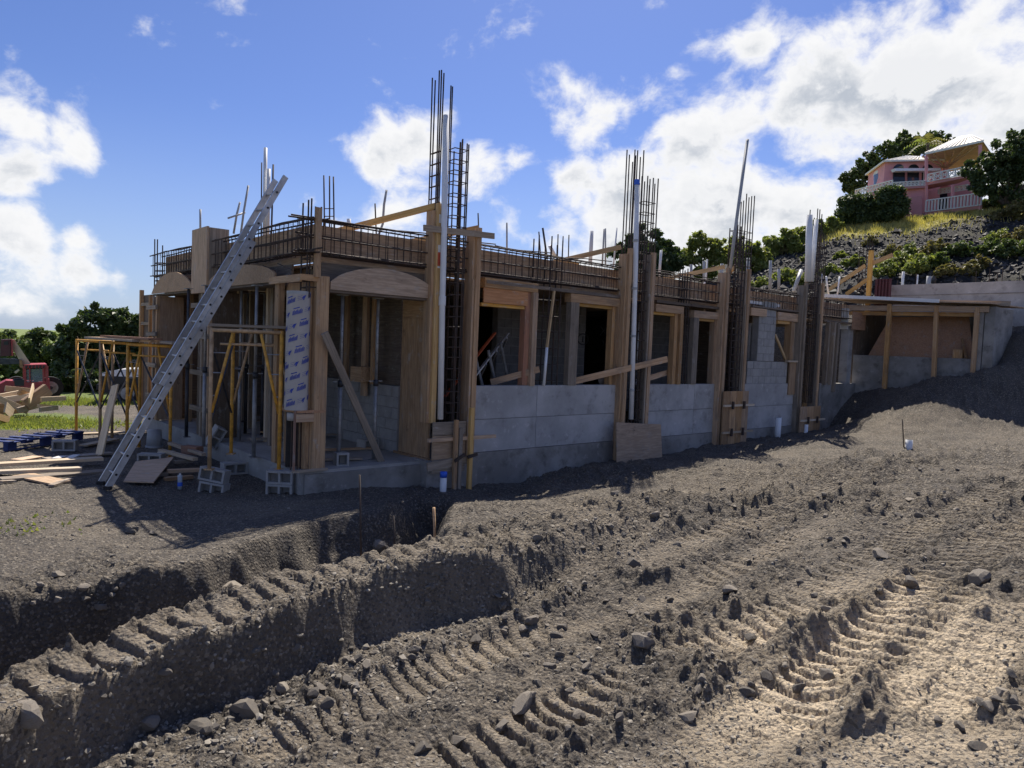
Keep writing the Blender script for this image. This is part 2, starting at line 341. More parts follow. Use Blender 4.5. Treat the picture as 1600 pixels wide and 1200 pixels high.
# ------------------------------------------------------------------ terrain
def vnoise(x, y, seed):
    xi = np.floor(x).astype(np.int64); yi = np.floor(y).astype(np.int64); fx = x - xi; fy = y - yi
    fx = fx * fx * fx * (fx * (fx * 6 - 15) + 10); fy = fy * fy * fy * (fy * (fy * 6 - 15) + 10)
    def h(a, b_):
        n = (a * 374761393 + b_ * 668265263 + seed * 974711) & 0xffffffff
        n = ((n ^ (n >> 13)) * 1274126177) & 0xffffffff
        return ((n ^ (n >> 16)) & 0xffff) / 32767.5 - 1.0
    a = h(xi, yi); b_ = h(xi + 1, yi); c = h(xi, yi + 1); d = h(xi + 1, yi + 1)
    return (a + (b_ - a) * fx) * (1 - fy) + (c + (d - c) * fx) * fy
def fbm(x, y, f, o, seed, g=0.5):
    s = 0; a = 1; t_ = 0
    for i in range(o):
        s = s + a * vnoise(x * f + 17.3 * i, y * f - 9.1 * i, seed + i); t_ += a; a *= g; f *= 2.03
    return s / t_
def sstep(x, a, b_):
    t_ = np.clip((x - a) / (b_ - a), 0, 1); return t_ * t_ * (3 - 2 * t_)
def tps_fit(P):
    P = np.array(P, float); n = len(P); d = np.hypot(P[:, None, 0] - P[None, :, 0], P[:, None, 1] - P[None, :, 1])
    K = np.where(d > 0, d * d * np.log(d + 1e-9), 0) + np.eye(n) * 0.02
    Q = np.c_[np.ones(n), P[:, :2]]; Amat = np.block([[K, Q], [Q.T, np.zeros((3, 3))]])
    return P[:, :2], np.linalg.solve(Amat, np.r_[P[:, 2], 0, 0, 0])
def tps_eval(fit, x, y):
    P, c = fit; out = c[-3] + c[-2] * x + c[-1] * y
    for (a, b_), k in zip(P, c):
        d2 = (x - a) ** 2 + (y - b_) ** 2; out = out + k * 0.5 * d2 * np.log(d2 + 1e-12)
    return out
def pz(L): return [tuple(onz(a, b_, z)) for a, b_, z in L]
def pd_(L): return [tuple(ond(a, b_, d)) for a, b_, d in L]
def hz_(L): return [tuple(H(u, v, z)) for u, v, z in L]
shared = pz([(1000, 770, -.2), (1200, 800, .0), (1600, 800, .34), (1400, 715, .3), (1590, 642, .85), (1200, 715, -.1), (1480, 637, .68), (1330, 667, .16), (1300, 900, .05), (1600, 950, .25), (1450, 1000, .05)]) \
    + hz_([(3.5, -.3, -.5), (5, -.3, -.4), (8, -.3, -.35), (12, -.3, -.2), (15, -.3, -.1), (17.5, -.6, .45), (18.5, -1.0, 1.1), (18.5, -2.4, 1.42), (18.5, -3.5, 1.8), (20.3, -3.8, 2.9), (22, -4.0, 3.2), (21.5, -7, 2.8), (16, -8, .95), (12, -9, .6)]) \
    + hz_([(23.2, 0, 4.3), (23.2, -3, 4.4), (23.5, -6, 4.3), (23, 3, 4.0)]) \
    + pd_([(1310, 354, 55), (1250, 385, 50), (1180, 425, 46), (1400, 348, 57), (1500, 342, 58), (1600, 335, 58), (1420, 415, 40), (1600, 395, 36), (1300, 425, 38), (1200, 450, 38), (1100, 455, 40), (950, 470, 42), (700, 500, 45), (1540, 338, 53)]) \
    + pz([(0, 700, -.38), (60, 650, -.42), (180, 632, -.65), (100, 606, -.8), (0, 612, -.8), (230, 620, -.65)]) \
    + hz_([(-3, 6, -.35), (-3, 12, -.5), (2, 13, -.45), (6, 14, -.2), (-1, 3, -.33), (3, -1.2, -.5)]) \
    + [(-25, 15, -.8), (-45, 35, -3.0), (-20, 45, -2.0), (-5, 50, 0.2), (-70, 90, -7), (-20, 110, -6), (30, 110, 14), (70, 100, 24), (100, 60, 22), (90, 10, 10), (50, -20, 3), (0, -40, 0), (-50, -30, -3), (-110, 20, -7), (25, 10, 1.4), (14, 3, .6), (0, 0, .3), (8, -5, .5), (-8, -4, .1)]
upper = tps_fit(shared + pz([(0, 1120, 0), (270, 1000, 0), (560, 888, 0), (760, 882, .02), (0, 1070, -.03), (300, 945, -.03), (640, 850, -.02), (900, 815, .04), (1020, 790, .0), (0, 905, -.28), (150, 885, -.28),
                            (320, 858, -.28), (560, 792, -.3), (0, 830, -.34), (200, 800, -.36), (400, 772, -.37), (560, 765, -.35), (650, 770, -.4), (1000, 860, -.1), (1150, 960, -.12), (1300, 1080, -.1)]) + [(-4, 1.5, .1), (-9, 6, -.2)])
road = tps_fit(shared + pz([(200, 1190, -.52), (440, 1085, -.50), (560, 1020, -.50), (700, 965, -.46), (850, 915, -.34), (930, 870, -.2), (800, 1100, -.5), (800, 1200, -.5), (1000, 1020, -.36), (1000, 1200, -.4), (1200, 1000, -.2), (1200, 1200, -.25), (1500, 1150, -.05), (1020, 790, 0), (1000, 860, -.12)]) + [(-2.5, 2.5, -.6), (0, 2.2, -.3), (-3, 1, -.4)])
def xy(L): return np.array([(p[0], p[1]) for p in L])
edge_line = xy([(-8.5, -1.0), (-5.2, 1.6)] + pz([(0, 1120, 0), (150, 1052, 0), (270, 1000, 0), (420, 958, 0), (540, 905, 0), (660, 880, 0), (770, 868, 0), (860, 843, 0)]) + pz([(960, 810, 0), (1100, 770, 0), (1250, 740, 0)]))
trench = xy([(-9.4, 2.2)] + pz([(0, 938, -.26), (150, 908, -.26), (250, 903, -.26), (315, 886, -.27), (420, 842, -.28), (560, 808, -.3), (650, 798, -.3)]) + pz([(690, 838, -.03), (640, 852, -.02), (450, 890, -.03), (300, 943, -.03), (150, 1002, -.03), (0, 1072, -.03)]) + [(-7.6, 0.2)])
notch = xy(pz([(600, 815, -.3), (638, 785, -.4), (716, 784, -.45), (708, 808, -.3), (700, 836, -.05), (640, 845, -.05)]))
def poly_sd(x, y, P, closed=True):
    """signed distance, positive inside (closed) or to the right of an open line; also returns arclength"""
    n = len(P); best = np.full(x.shape, 1e9); sgn = np.zeros(x.shape); arc = np.zeros(x.shape); inside = np.zeros(x.shape, bool); s0 = 0
    for i in range(n if closed else n - 1):
        a = P[i]; b_ = P[(i + 1) % n]; e = b_ - a; L2 = e @ e
        t_ = np.clip(((x - a[0]) * e[0] + (y - a[1]) * e[1]) / L2, 0, 1)
        d = np.hypot(x - a[0] - t_ * e[0], y - a[1] - t_ * e[1]); m_ = d < best
        best = np.where(m_, d, best); arc = np.where(m_, s0 + t_ * math.sqrt(L2), arc)
        sgn = np.where(m_, np.sign((x - a[0]) * e[1] - (y - a[1]) * e[0]), sgn); s0 += math.sqrt(L2)
        if closed:
            cnd = ((a[1] > y) != (b_[1] > y)) & (x < e[0] * (y - a[1]) / (e[1] if e[1] else 1e-9) + a[0]); inside ^= cnd
    return (np.where(inside, best, -best) if closed else best * sgn), arc
TRK = [([(700, 1190, -.5), (880, 1110, -.45), (1060, 1040, -.35), (1260, 965, -.18), (1420, 860, .1), (1560, 745, .5)], .31, .058, .15, .12),
       ([(1130, 1150, -.3), (1340, 1035, -.1), (1480, 915, .12), (1600, 790, .45)], .33, .062, .14, -.1),
       ([(430, 1150, -.5), (640, 1050, -.46), (860, 975, -.4), (1060, 930, -.25), (1220, 860, -.05), (1340, 775, .2)], .28, .036, .15, .1),
       ([(1010, 880, -.15), (1120, 850, -.1), (1230, 805, .0), (1330, 740, .2), (1400, 690, .5)], .3, .045, .16, -.1),
       ([(1450, 1100, -.1), (1560, 960, .2), (1600, 900, .3)], .3, .02, .14, .1),
       ([(20, 1086, 0), (280, 966, 0), (560, 868, 0), (800, 838, 0)], .23, .048, .23, .12)]
TRK = [(xy(pz(p)), *r) for p, *r in TRK]
def smooth_line(P, k=3):
    for _ in range(k):
        Q = [P[0]]
        for a, b_ in zip(P[:-1], P[1:]): Q += [a * .75 + b_ * .25, a * .25 + b_ * .75]
        P = np.array(Q + [P[-1]])
    return P
Cx, Cy = C.x, C.y
MOUND = [(*onz(a, b_, 0)[:2], h_, w_) for a, b_, h_, w_ in ((760, 850, .08, .5), (860, 825, .12, .6), (960, 805, .10, .7), (1060, 800, .08, .7), (1160, 790, .12, .8), (1270, 800, .14, .8), (1330, 760, .10, .8), (900, 880, .06, .5), (1000, 1005, .07, .28), (850, 1040, .07, .3), (780, 1075, .07, .3), (1080, 985, .08, .3), (1180, 930, .08, .35))]
def terrain(x, y, detail=True):
    x = np.asarray(x, float); y = np.asarray(y, float); r = np.hypot(x, y)
    rc = np.minimum(r, 115.0); k = rc / np.maximum(r, 1e-6); xx = x * k; yy = y * k
    zu = tps_eval(upper, xx, yy); near = r < 40
    z = zu.copy(); churn = np.ones_like(z) * .6; palew = np.zeros_like(z)
    u = (x - Cx) * U.x + (y - Cy) * U.y; v = (x - Cx) * V.x + (y - Cy) * V.y
    if near.any():
        X = x[near]; Y = y[near]; Z = zu[near]; zr = tps_eval(road, X, Y)
        wob = fbm(X, Y, .8, 2, 5) * .22 + fbm(X, Y, 3.0, 2, 6) * .06
        de, arc = poly_sd(X, Y, edge_line, False); s_ = sstep(de + wob * (.6 + .4 * sstep(arc, 11, 14)), .0, .13 + .17 * sstep(arc, 8.5, 11) + .3 * sstep(arc, 11, 15))
        fade = 1 - sstep(arc, 13.5, 17.5)
        Z = Z * (1 - s_) + (zr * s_)
        # windrow of clods along the toe and the lip of the cut
        Z += .10 * np.exp(-((de - .62) / .16) ** 2) * fade * (0.5 + .8 * fbm(X, Y, 2.2, 3, 8)) + .05 * np.exp(-((de + .02) / .12) ** 2) * fade * fbm(X, Y, 3.0, 2, 9)
        dt, _ = poly_sd(X, Y, trench); dt = dt + fbm(X, Y, 1.4, 3, 21) * .16 + fbm(X, Y, 4, 2, 22) * .05
        Z = Z + (np.minimum(-1.2 + .45 * sstep(X, -3.6, -1.4) + .1 * fbm(X, Y, 1.5, 3, 31), Z) - Z) * sstep(dt, -.02, .30 + .25 * sstep(X, -3.6, -1.6))
        Z += .07 * np.exp(-((dt + .10) / .14) ** 2) * (.35 + fbm(X, Y, 2.6, 3, 33))
        dn, _ = poly_sd(X, Y, notch); dn = dn + fbm(X, Y, 2.5, 3, 24) * .1
        Z = Z + (np.minimum(-.8, Z) - Z) * sstep(dn, 0, .35)
        ch = .35 + .25 * sstep(np.hypot(X, Y), 8, 12) + .7 * sstep(X, 4, 8) * sstep(Y, 7, 10) + .9 * sstep(fbm(X, Y, .55, 3, 41), -.15, .35)
        up_side = de < 0
        ch = np.where(up_side & (Y > 7.5) & (X < -1.6), .35, ch)
        for mx_, my_, ma_, ms_ in MOUND:
            g_ = np.exp(-((X - mx_) ** 2 + (Y - my_) ** 2) / ms_ ** 2); ch = ch + 1.1 * g_; Z += ma_ * g_ * (.6 + .8 * fbm(X, Y, 2.3, 3, 45))
        for li, (P, hw, dep, per, sl_) in enumerate(TRK):
            bb = (X > P[:, 0].min() - 1) & (X < P[:, 0].max() + 1) & (Y > P[:, 1].min() - 1) & (Y < P[:, 1].max() + 1)
            if not bb.any(): continue
            d, a_ = poly_sd(X[bb], Y[bb], smooth_line(P, 2), False)
            ins = 1 - sstep(np.abs(d), hw * .75, hw); patch = sstep(fbm(X[bb], Y[bb], .8, 2, 50 + li) + .25 * fbm(X[bb], Y[bb], 7, 2, 51 + li), -.65, -.05)
            if li == 5: patch = patch * 0 + 1
            lug = sstep(np.sin((a_ + sl_ * d + .085 * fbm(X[bb], Y[bb], 2.2, 2, 57)) * 2 * math.pi / per) + .42 * fbm(X[bb], Y[bb], 10, 2, 58), -.2, .35)
            Z[bb] += ins * patch * (-dep * lug) - .02 * ins + .06 * np.exp(-((np.abs(d) - hw - .10) / .10) ** 2) * (1.2 * sstep(fbm(X[bb], Y[bb], 1.6, 3, 60 + li), -.1, .5)) * (.6 + .8 * np.abs(fbm(X[bb], Y[bb], 9, 2, 65)))
            ch[bb] = ch[bb] * (1 - .6 * ins * patch) + .8 * np.exp(-((np.abs(d) - hw - .12) / .14) ** 2)
        if detail:
            ridg = 1 - np.abs(fbm(X, Y, 3.1, 4, 71)) * 2
            Z += ch * (.05 * fbm(X, Y, 1.3, 3, 70) + .028 * (ridg - .6)) + (.15 + ch) * (.042 * np.maximum(fbm(X, Y, 7.5, 3, 72) - .05, 0) + .040 * np.maximum(fbm(X, Y, 17, 2, 74) - .1, 0) + .012 * np.abs(fbm(X, Y, 34, 2, 73)))
        pl = sstep(fbm(X, Y, .42, 3, 91) + .35 - np.hypot(X - 2.9, Y - 3.9) / 2.7, -.35, .40) * .95 + (.10 + .20 * sstep(fbm(X, Y, .8, 3, 92), -.2, .4)) * (1.15 - np.minimum(ch, 1.1)) * s_ + .22 * (1 - s_) * np.exp(-(de / .8) ** 2) + .10 * sstep(fbm(X, Y, 1.2, 3, 93), .0, .4); pl = pl * (1.25 - .5 * np.minimum(ch, 2))
        palew[near] = np.clip(pl, 0, 1); z[near] = Z
    # building pad, the cut behind the retaining wall
    pad = sstep(u, .15, .35) * (1 - sstep(u, 21.5, 21.9)) * sstep(v, .12, .3) * (1 - sstep(v, 9.0, 9.6))
    z = z + (np.minimum(z, -.4) - z) * pad
    wing = sstep(u, 18.8, 19.0) * (1 - sstep(u, 21.2, 21.8)) * sstep(v, -3.4, -3.2) * (1 - sstep(v, .1, .3)); z = z + (np.minimum(z, 1.0) - z) * wing
    pit = np.exp(-((u - 4.6) / .9) ** 2 - ((v + .25) / .4) ** 2); z = z - .18 * pit
    pit2 = np.exp(-((u - 16.6) / .7) ** 2 - ((v + .15) / .5) ** 2); z = z - .55 * pit2
    hill = sstep(u, 22.3, 24) * sstep(r, 26, 29) * sstep(x / np.maximum(r, 1e-6), -.02, .08)
    if detail: z = z + hill * (.5 * fbm(x, y, .22, 4, 81) + .25 * fbm(x, y, .9, 3, 82)) * (1 - sstep(r, 75, 110))
    far = sstep(r, 115, 500); z = z * (1 - far) + (-14) * far
    return z, palew, hill, u, v
def gz(x, y): return float(terrain(np.array([x]), np.array([y]))[0][0])
def gpix(px, py, dmax=70):
    d = ray(px, py); t_ = np.exp(np.linspace(math.log(2.2), math.log(dmax), 900)); zz = terrain(d.x * t_, d.y * t_)[0]
    below = np.nonzero(EYE + d.z * t_ < zz)[0]; k = t_[below[0]] if len(below) else dmax
    x, y = d.x * k, d.y * k; return Vector((x, y, gz(x, y)))

ang = np.unique(np.r_[np.linspace(-50, 50, 900), np.linspace(50, 310, 90)]); ang = np.radians(ang[:-1] if abs(ang[-1] - 310) < 1e-6 else ang)
rad = np.r_[np.geomspace(.5, 3.2, 20, False), np.geomspace(3.2, 14, 430, False), np.geomspace(14, 32, 110, False), np.geomspace(32, 120, 90, False), np.geomspace(120, 5000, 16)]
RR, AA = np.meshgrid(rad, ang, indexing='ij'); gx = (RR * np.sin(AA)).ravel(); gy = (RR * np.cos(AA)).ravel()
gzz, palev, hillv, gu, gv = terrain(gx, gy)
nr, na = len(rad), len(ang); ii, jj = np.meshgrid(np.arange(nr - 1), np.arange(na), indexing='ij'); j2 = (jj + 1) % na
faces = np.stack([ii * na + jj, ii * na + j2, (ii + 1) * na + j2, (ii + 1) * na + jj], -1).reshape(-1, 4)[:, ::-1]
def np_mesh(name, co, faces, m, smooth=False):
    me = bpy.data.meshes.new(name); me.vertices.add(len(co)); me.vertices.foreach_set('co', np.ascontiguousarray(co, np.float32).ravel())
    k = faces.shape[1]; me.loops.add(faces.size); me.loops.foreach_set('vertex_index', np.ascontiguousarray(faces, np.int32).ravel())
    me.polygons.add(len(faces)); me.polygons.foreach_set('loop_start', np.arange(len(faces), dtype=np.int32) * k)
    me.polygons.foreach_set('use_smooth', np.full(len(faces), smooth)); me.materials.append(M[m]); me.update(calc_edges=True); return me
gco = np.c_[gx, gy, gzz]; c0 = np.array([[0, 0, gzz[:na].mean()]])
gme = np_mesh('ground', gco, faces, 'dirt', True)
def gauss(px, py, d, rx, ry):
    p = ond(px, py, d); return np.exp(-((gx - p.x) / rx) ** 2 - ((gy - p.y) / ry) ** 2)
gr_r = np.hypot(gx, gy)
grass = np.clip(gauss(25, 658, 18.2, 1.7, .9) + gauss(-60, 650, 19, 4, 2.0) + gauss(140, 618, 27, 4.5, 1.6) + gauss(20, 612, 29, 6, 2.5) + 1.2 * sstep(gr_r, 28, 34) * (gx < 6), 0, 1) * (1 - (hillv > .3))
far_left = sstep(gr_r, 40, 60) * (gx < 10)
dry = np.clip(gauss(1440, 354, 53.5, 7.0, 4.0) + gauss(1340, 358, 53.5, 4.5, 3.5) + gauss(1520, 348, 53, 4, 3) + gauss(1560, 420, 38, 3, 2.5) * .5 + .9 * sstep(gr_r, 60, 72) * (hillv > .5), 0, 1)
rub = np.clip(hillv * 1.0 - dry, 0, 1)
zc = np.c_[grass, rub, dry, np.ones_like(dry)].astype(np.float32)
at = gme.color_attributes.new('zone', 'FLOAT_COLOR', 'POINT'); at.data.foreach_set('color', zc.ravel())
ap = gme.attributes.new('pale', 'FLOAT', 'POINT'); ap.data.foreach_set('value', palev.astype(np.float32))
ground = link(bpy.data.objects.new('ground', gme)); tag(ground, 'churned grey brown dirt of the building site rising into a rubble hillside', 'ground', kind='structure')

# loose stones: base shapes
PHI = (1 + 5 ** .5) / 2
ICO_ = np.array([(-1, PHI, 0), (1, PHI, 0), (-1, -PHI, 0), (1, -PHI, 0), (0, -1, PHI), (0, 1, PHI), (0, -1, -PHI), (0, 1, -PHI), (PHI, 0, -1), (PHI, 0, 1), (-PHI, 0, -1), (-PHI, 0, 1)]) / math.hypot(1, PHI)
ICF_ = np.array([(0, 11, 5), (0, 5, 1), (0, 1, 7), (0, 7, 10), (0, 10, 11), (1, 5, 9), (5, 11, 4), (11, 10, 2), (10, 7, 6), (7, 1, 8), (3, 9, 4), (3, 4, 2), (3, 2, 6), (3, 6, 8), (3, 8, 9), (4, 9, 5), (2, 4, 11), (6, 2, 10), (8, 6, 7), (9, 8, 1)])
OCT = np.array([(1, 0, 0), (-1, 0, 0), (0, 1, 0), (0, -1, 0), (0, 0, 1), (0, 0, -1)], float); OCF = np.array([(0, 2, 4), (2, 1, 4), (1, 3, 4), (3, 0, 4), (2, 0, 5), (1, 2, 5), (3, 1, 5), (0, 3, 5)])
def stones(name, x, y, size, m, label, sink=.25, flat=.6, shape=None):
    ICO, ICF = shape or (ICO_, ICF_); nv = len(ICO)
    n = len(x); z = terrain(x, y)[0]; th = rng.uniform(0, 2 * math.pi, n); ct, st_ = np.cos(th), np.sin(th)
    P = ICO[None] * rng.uniform(.45, 1.25, (n, nv, 1)); sc = np.stack([rng.uniform(.75, 1.35, n), rng.uniform(.55, 1.0, n), rng.uniform(.35, .8, n) * flat / .6], -1)
    P = P * (sc * size[:, None] * .5)[:, None, :]
    tl = rng.normal(0, .35, n); cy, sy = np.cos(tl), np.sin(tl); P = np.stack([P[..., 0], P[..., 1] * cy[:, None] - P[..., 2] * sy[:, None], P[..., 1] * sy[:, None] + P[..., 2] * cy[:, None]], -1)
    P = np.stack([P[..., 0] * ct[:, None] - P[..., 1] * st_[:, None] + x[:, None], P[..., 0] * st_[:, None] + P[..., 1] * ct[:, None] + y[:, None], P[..., 2] + (z + size * (.25 - sink) * .5)[:, None]], -1)
    fs = (ICF[None] + (np.arange(n) * nv)[:, None, None]).reshape(-1, 3)
    me = np_mesh(name, P.reshape(-1, 3), fs, m); a = me.attributes.new('leaf', 'FLOAT', 'POINT')
    a.data.foreach_set('value', np.repeat(rng.beta(1.3, 1.8, n), nv).astype(np.float32))
    return tag(link(bpy.data.objects.new(name, me)), label, 'stones', kind='stuff')
N = 30000
rr = np.exp(rng.uniform(math.log(3.4), math.log(19), N * 3)); aa = np.radians(rng.uniform(-42, 44, N * 3)); x = rr * np.sin(aa); y = rr * np.cos(aa)
uu = (x - Cx) * U.x + (y - Cy) * U.y; vv = (x - Cx) * V.x + (y - Cy) * V.y
dn_ = .25 + sstep(fbm(x, y, .9, 3, 141), -.1, .35); ok = ~((uu > -.1) & (vv > -.05)) & (rng.uniform(0, 1.25, N * 3) < dn_)
x, y = x[ok][:N], y[ok][:N]
stones('gravel', x, y, np.minimum(np.exp(rng.normal(math.log(.014), .55, len(x))), .05), 'stone', 'loose grey and tan gravel strewn over the churned dirt')
N = 2600; kk = rng.integers(2, len(edge_line) - 3, N); tt_ = rng.uniform(0, 1, N); P_ = edge_line[kk] * (1 - tt_)[:, None] + edge_line[kk + 1] * tt_[:, None]; e_ = edge_line[kk + 1] - edge_line[kk]; e_ /= np.linalg.norm(e_, axis=1, keepdims=True)
P_ = P_ + np.stack([e_[:, 1], -e_[:, 0]], -1) * rng.uniform(-.1, .75, N)[:, None]
stones('bank_gravel', P_[:, 0], P_[:, 1], np.minimum(np.exp(rng.normal(math.log(.022), .55, N)), .08), 'stone', 'stones and clods crumbled along the dark cut bank', .25, .7)
N = 40000
uu = 22.6 + 36 * rng.uniform(0, 1, N) ** 1.25; vv = rng.uniform(-28, 16, N); x = Cx + uu * U.x + vv * V.x; y = Cy + uu * U.y + vv * V.y
q = np.hypot(x, y); ok = (q > 27) & (q < 60) & (np.arctan2(x, y) < R(40)) & (np.arctan2(x, y) > R(10))
dm = sum(np.exp(-((x - ond(a, b_, d).x) / rx) ** 2 - ((y - ond(a, b_, d).y) / ry) ** 2) for a, b_, d, rx, ry in ((1440, 354, 53.5, 6.5, 4), (1340, 358, 53.5, 4.5, 3.2), (1520, 348, 53, 4, 3)))
ok &= dm < .45
stones('rubble', x[ok], y[ok], np.minimum(np.exp(rng.normal(math.log(.17), .5, ok.sum())), .6), 'rubble_stone', 'dark angular rubble covering the hillside below the pink house', .1, .75, (OCT, OCF))

# larger rocks, one by one
import bmesh
def rock_mesh(seed):
    bm = bmesh.new(); bmesh.ops.create_icosphere(bm, subdivisions=2, radius=.5); rs = random.Random(seed)
    cuts = [(Vector((rs.gauss(0, 1), rs.gauss(0, 1), rs.gauss(0, 1))).normalized(), rs.uniform(.22, .38)) for _ in range(9)]
    for v_ in bm.verts:
        for nrm, d in cuts:
            k = v_.co.dot(nrm)
            if k > d: v_.co -= nrm * (k - d)
        v_.co *= 1.25 + rs.uniform(-.04, .04)
    me = bpy.data.meshes.new('rock'); bm.to_mesh(me); bm.free(); me.materials.append(M['rock']); return me
RM = [rock_mesh(i) for i in range(8)]
def rock(p, s, i, label, group=None, fl=.65):
    o = bpy.data.objects.new('rock', RM[i % 8]); o.scale = (s * random.uniform(.9, 1.25), s * random.uniform(.7, 1.0), s * fl)
    o.rotation_euler = (random.uniform(-.3, .3), random.uniform(-.3, .3), random.uniform(0, 6.3)); o.location = p + Vector((0, 0, s * fl * .08)); link(o)
    return tag(o, label, 'rock', group)
big_rocks = [(385, 1115, .22, 'pale jagged rock at the foot of the dark cut bank'), (43, 1135, .17, 'brown boulder on the lip of the cut bank, bottom left'),
             (235, 1140, .14, 'rounded grey rock half buried below the cut bank'), (315, 1140, .15, 'flat pale rock lying left of the jagged rock'),
             (818, 1105, .17, 'dark upright rock in the windrow between the tyre tracks'), (715, 1165, .15, 'brown rock at the end of the front windrow'),
             (660, 1172, .13, 'rounded tan rock next to the front windrow, nearest the camera'), (1003, 1010, .2, 'large dark clod beside the ribbed tyre track'),
             (1375, 870, .17, 'grey angular boulder in the middle of the site track'), (1290, 1055, .12, 'pale grey rock between the two ribbed tyre tracks'),
             (1420, 915, .16, 'dark rock under the angular boulder'), (1530, 905, .19, 'broken dark slab of rock at the right side track'), (1140, 925, .14, 'pale rock at the inner end of the right track'),
             (1075, 1125, .12, 'cream coloured rock in the lower right windrow'), (860, 1045, .13, 'white flecked rock on the windrow near the picture centre'), (990, 885, .2, 'pale triangular slab of stone on the smooth dirt'),
             (745, 1005, .13, 'white chip of stone on the compacted track'), (352, 912, .40, 'big rounded boulder bulging from the far trench wall'), (590, 850, .3, 'broad clod boulder at the back of the trench')]
for i, (a, b_, s, lb) in enumerate(big_rocks): rock(gpix(a, b_) - Vector((0, 0, .35 * s if s > .28 else 0)), s, i, lb)
SPOTS = [((430, 1090, 90, 25), 'at the foot of the dark cut bank, lower left'), ((560, 1030, 80, 25), 'below the middle of the cut bank'), ((820, 1020, 110, 50), 'in the windrow at the picture centre'), ((760, 940, 90, 30), 'under the right end of the cut bank'),
         ((1000, 960, 120, 60), 'between the inner tyre tracks'), ((1180, 880, 150, 70), 'on the churned rise right of centre'), ((1330, 800, 120, 50), 'on the upper track towards the far columns'), ((1180, 1080, 80, 60), 'in the windrow between the two ribbed tracks'),
         ((880, 1100, 80, 50), 'near the bottom edge left of the ribbed track'), ((1450, 780, 120, 60), 'on the right slope below the capped pipe'), ((920, 830, 130, 30), 'on the mound in front of the long wall'), ((120, 930, 90, 25), 'on the far wall of the trench at the left'),
         ((1560, 1120, 60, 60), 'in the bottom right corner'), ((200, 840, 120, 30), 'on the shaded dirt behind the trench'), ((1050, 790, 130, 30), 'along the edge of the building shadow')]
for i in range(150):
    base, where = SPOTS[i % 15]
    px_ = base[0] + random.gauss(0, base[2] * .6); py_ = base[1] + random.gauss(0, base[3] * .6); px_ = min(1595, max(5, px_)); py_ = min(1195, max(735, py_))
    rock(gpix(px_, py_), random.choice([.045, .055, .06, .07, .085]) * (1 + random.random() * .5), i, 'small angular stone ' + where, 'small stones ' + where, random.uniform(.45, .8))

# ------------------------------------------------------------------ the house shell under construction
HOUSE = empty('house_under_construction', C, HROT, 'unfinished concrete house shell with timber formwork and rising rebar columns', 'building')
def hb(name, u0, u1, v0, v1, z0, z1, m, jit=0.0, parent=None): return hbox(name, u0, u1, v0, v1, z0, z1, m, parent or HOUSE, jit)
hb('floor_slab', -.02, 18.4, 0, 8.3, -.36, 0, 'concrete_slab')
hb('porch_step', .05, 2.2, -.035, 0, -.42, -.05, 'concrete_raw')
# roof deck carried by the props, and the inner wall behind the rooms
hb('deck_plywood', .35, 18.0, .36, 8.0, 3.12, 3.16, 'plywood_dark_and_shade')
for k in range(9): hb('deck_joist', .5 + k * 2.05, .59 + k * 2.05, .4, 7.6, 2.96, 3.115, 'wood_grey')
# long concrete wall: panels cast in lifts of 0.6 m with open joints
def wall_run(u0, u1, ujs):
    wl = hb('concrete_wall', u0, u1, .02, .22, -.45, 1.24, 'mortar')
    us = [u0] + ujs + [u1]
    for a, b_ in zip(us[:-1], us[1:]):
        for z0, z1 in ((.665, 1.262), (.07, .655)):
            p_ = hbox('wall_panel', a + .005, b_ - .005, -.012, .2, z0, z1, 'concrete', wl); p_.matrix_parent_inverse = wl.matrix_basis.inverted()
    f_ = hbox('footing', u0, u1, -.03, .24, -.75, .06, 'concrete_raw', wl); f_.matrix_parent_inverse = wl.matrix_basis.inverted()
    return wl
wall_run(3.05, 7.2, [4.77]); wall_run(8.0, 11.15, [9.95]); wall_run(12.0, 15.05, [])
# short return wall and ledge past the last column
hb('concrete_ledge', 16.3, 18.8, -.02, .25, -.45, 1.25, 'concrete_raw')
hb('concrete_pier', 18.2, 18.5, .05, .3, -.2, 3.05, 'concrete'); hb('end_opening_shade_sheet', 17.2, 18.1, .9, .94, 0, 3.1, 'plywood_dark_and_shade')  # dark sheet added so the end opening reads as a shaded gap
# column forms
def mark_strip(u, v, z0, z1, m='label_white'): return hb('painted_mark', u, u + .06, v - .004, v - .001, z0, z1, m)
def cf(px_, v=-.14, py_=520): return fr(px_, py_, v)[0]
cols = [(cf(671), 0, cf(734), 0, 4.30, 4.02, .66), (cf(973), 0, cf(1010), 0, 4.15, 4.15, .42), (cf(1128), 0, cf(1161), 0, 4.12, 4.18, 1.1), (cf(1252), 0, cf(1278), 0, 4.15, 4.18, .62)]
def cage(u0, u1, v0, v1, z0, tops, tie0, tie1, dz, r=.0135):
    """column reinforcement: ties as the part's own mesh, every upright bar a child"""
    cg = tm = None; z = tie0
    while z < tie1:
        if cg is None:
            cg = MB().tube([(u0, v0, 0), (u1, v0, .008), (u1, v1, 0), (u0, v1, -.008), (u0, v0, 0)], .0095, 5).build('rebar_cage', 'rebar', HOUSE); cg.location = (0, 0, z); z_first = z
        else:
            o = bpy.data.objects.new('tie', cg.data); o.location = (0, 0, z - z_first); o.rotation_euler = (random.uniform(-.002, .002), 0, 0); link(o, cg)
        z += dz * random.uniform(.9, 1.1)
    for (u, v, zt) in tops:
        lean = random.uniform(-.012, .012) * (zt - z0) / 4
        MB().tube([(u, v, z0 - z_first), (u, v, (z0 + zt) / 2 - z_first), (u + lean * 2.2, v + lean, zt - z_first)], r, 6).build('bar', 'rebar', cg)
    return cg
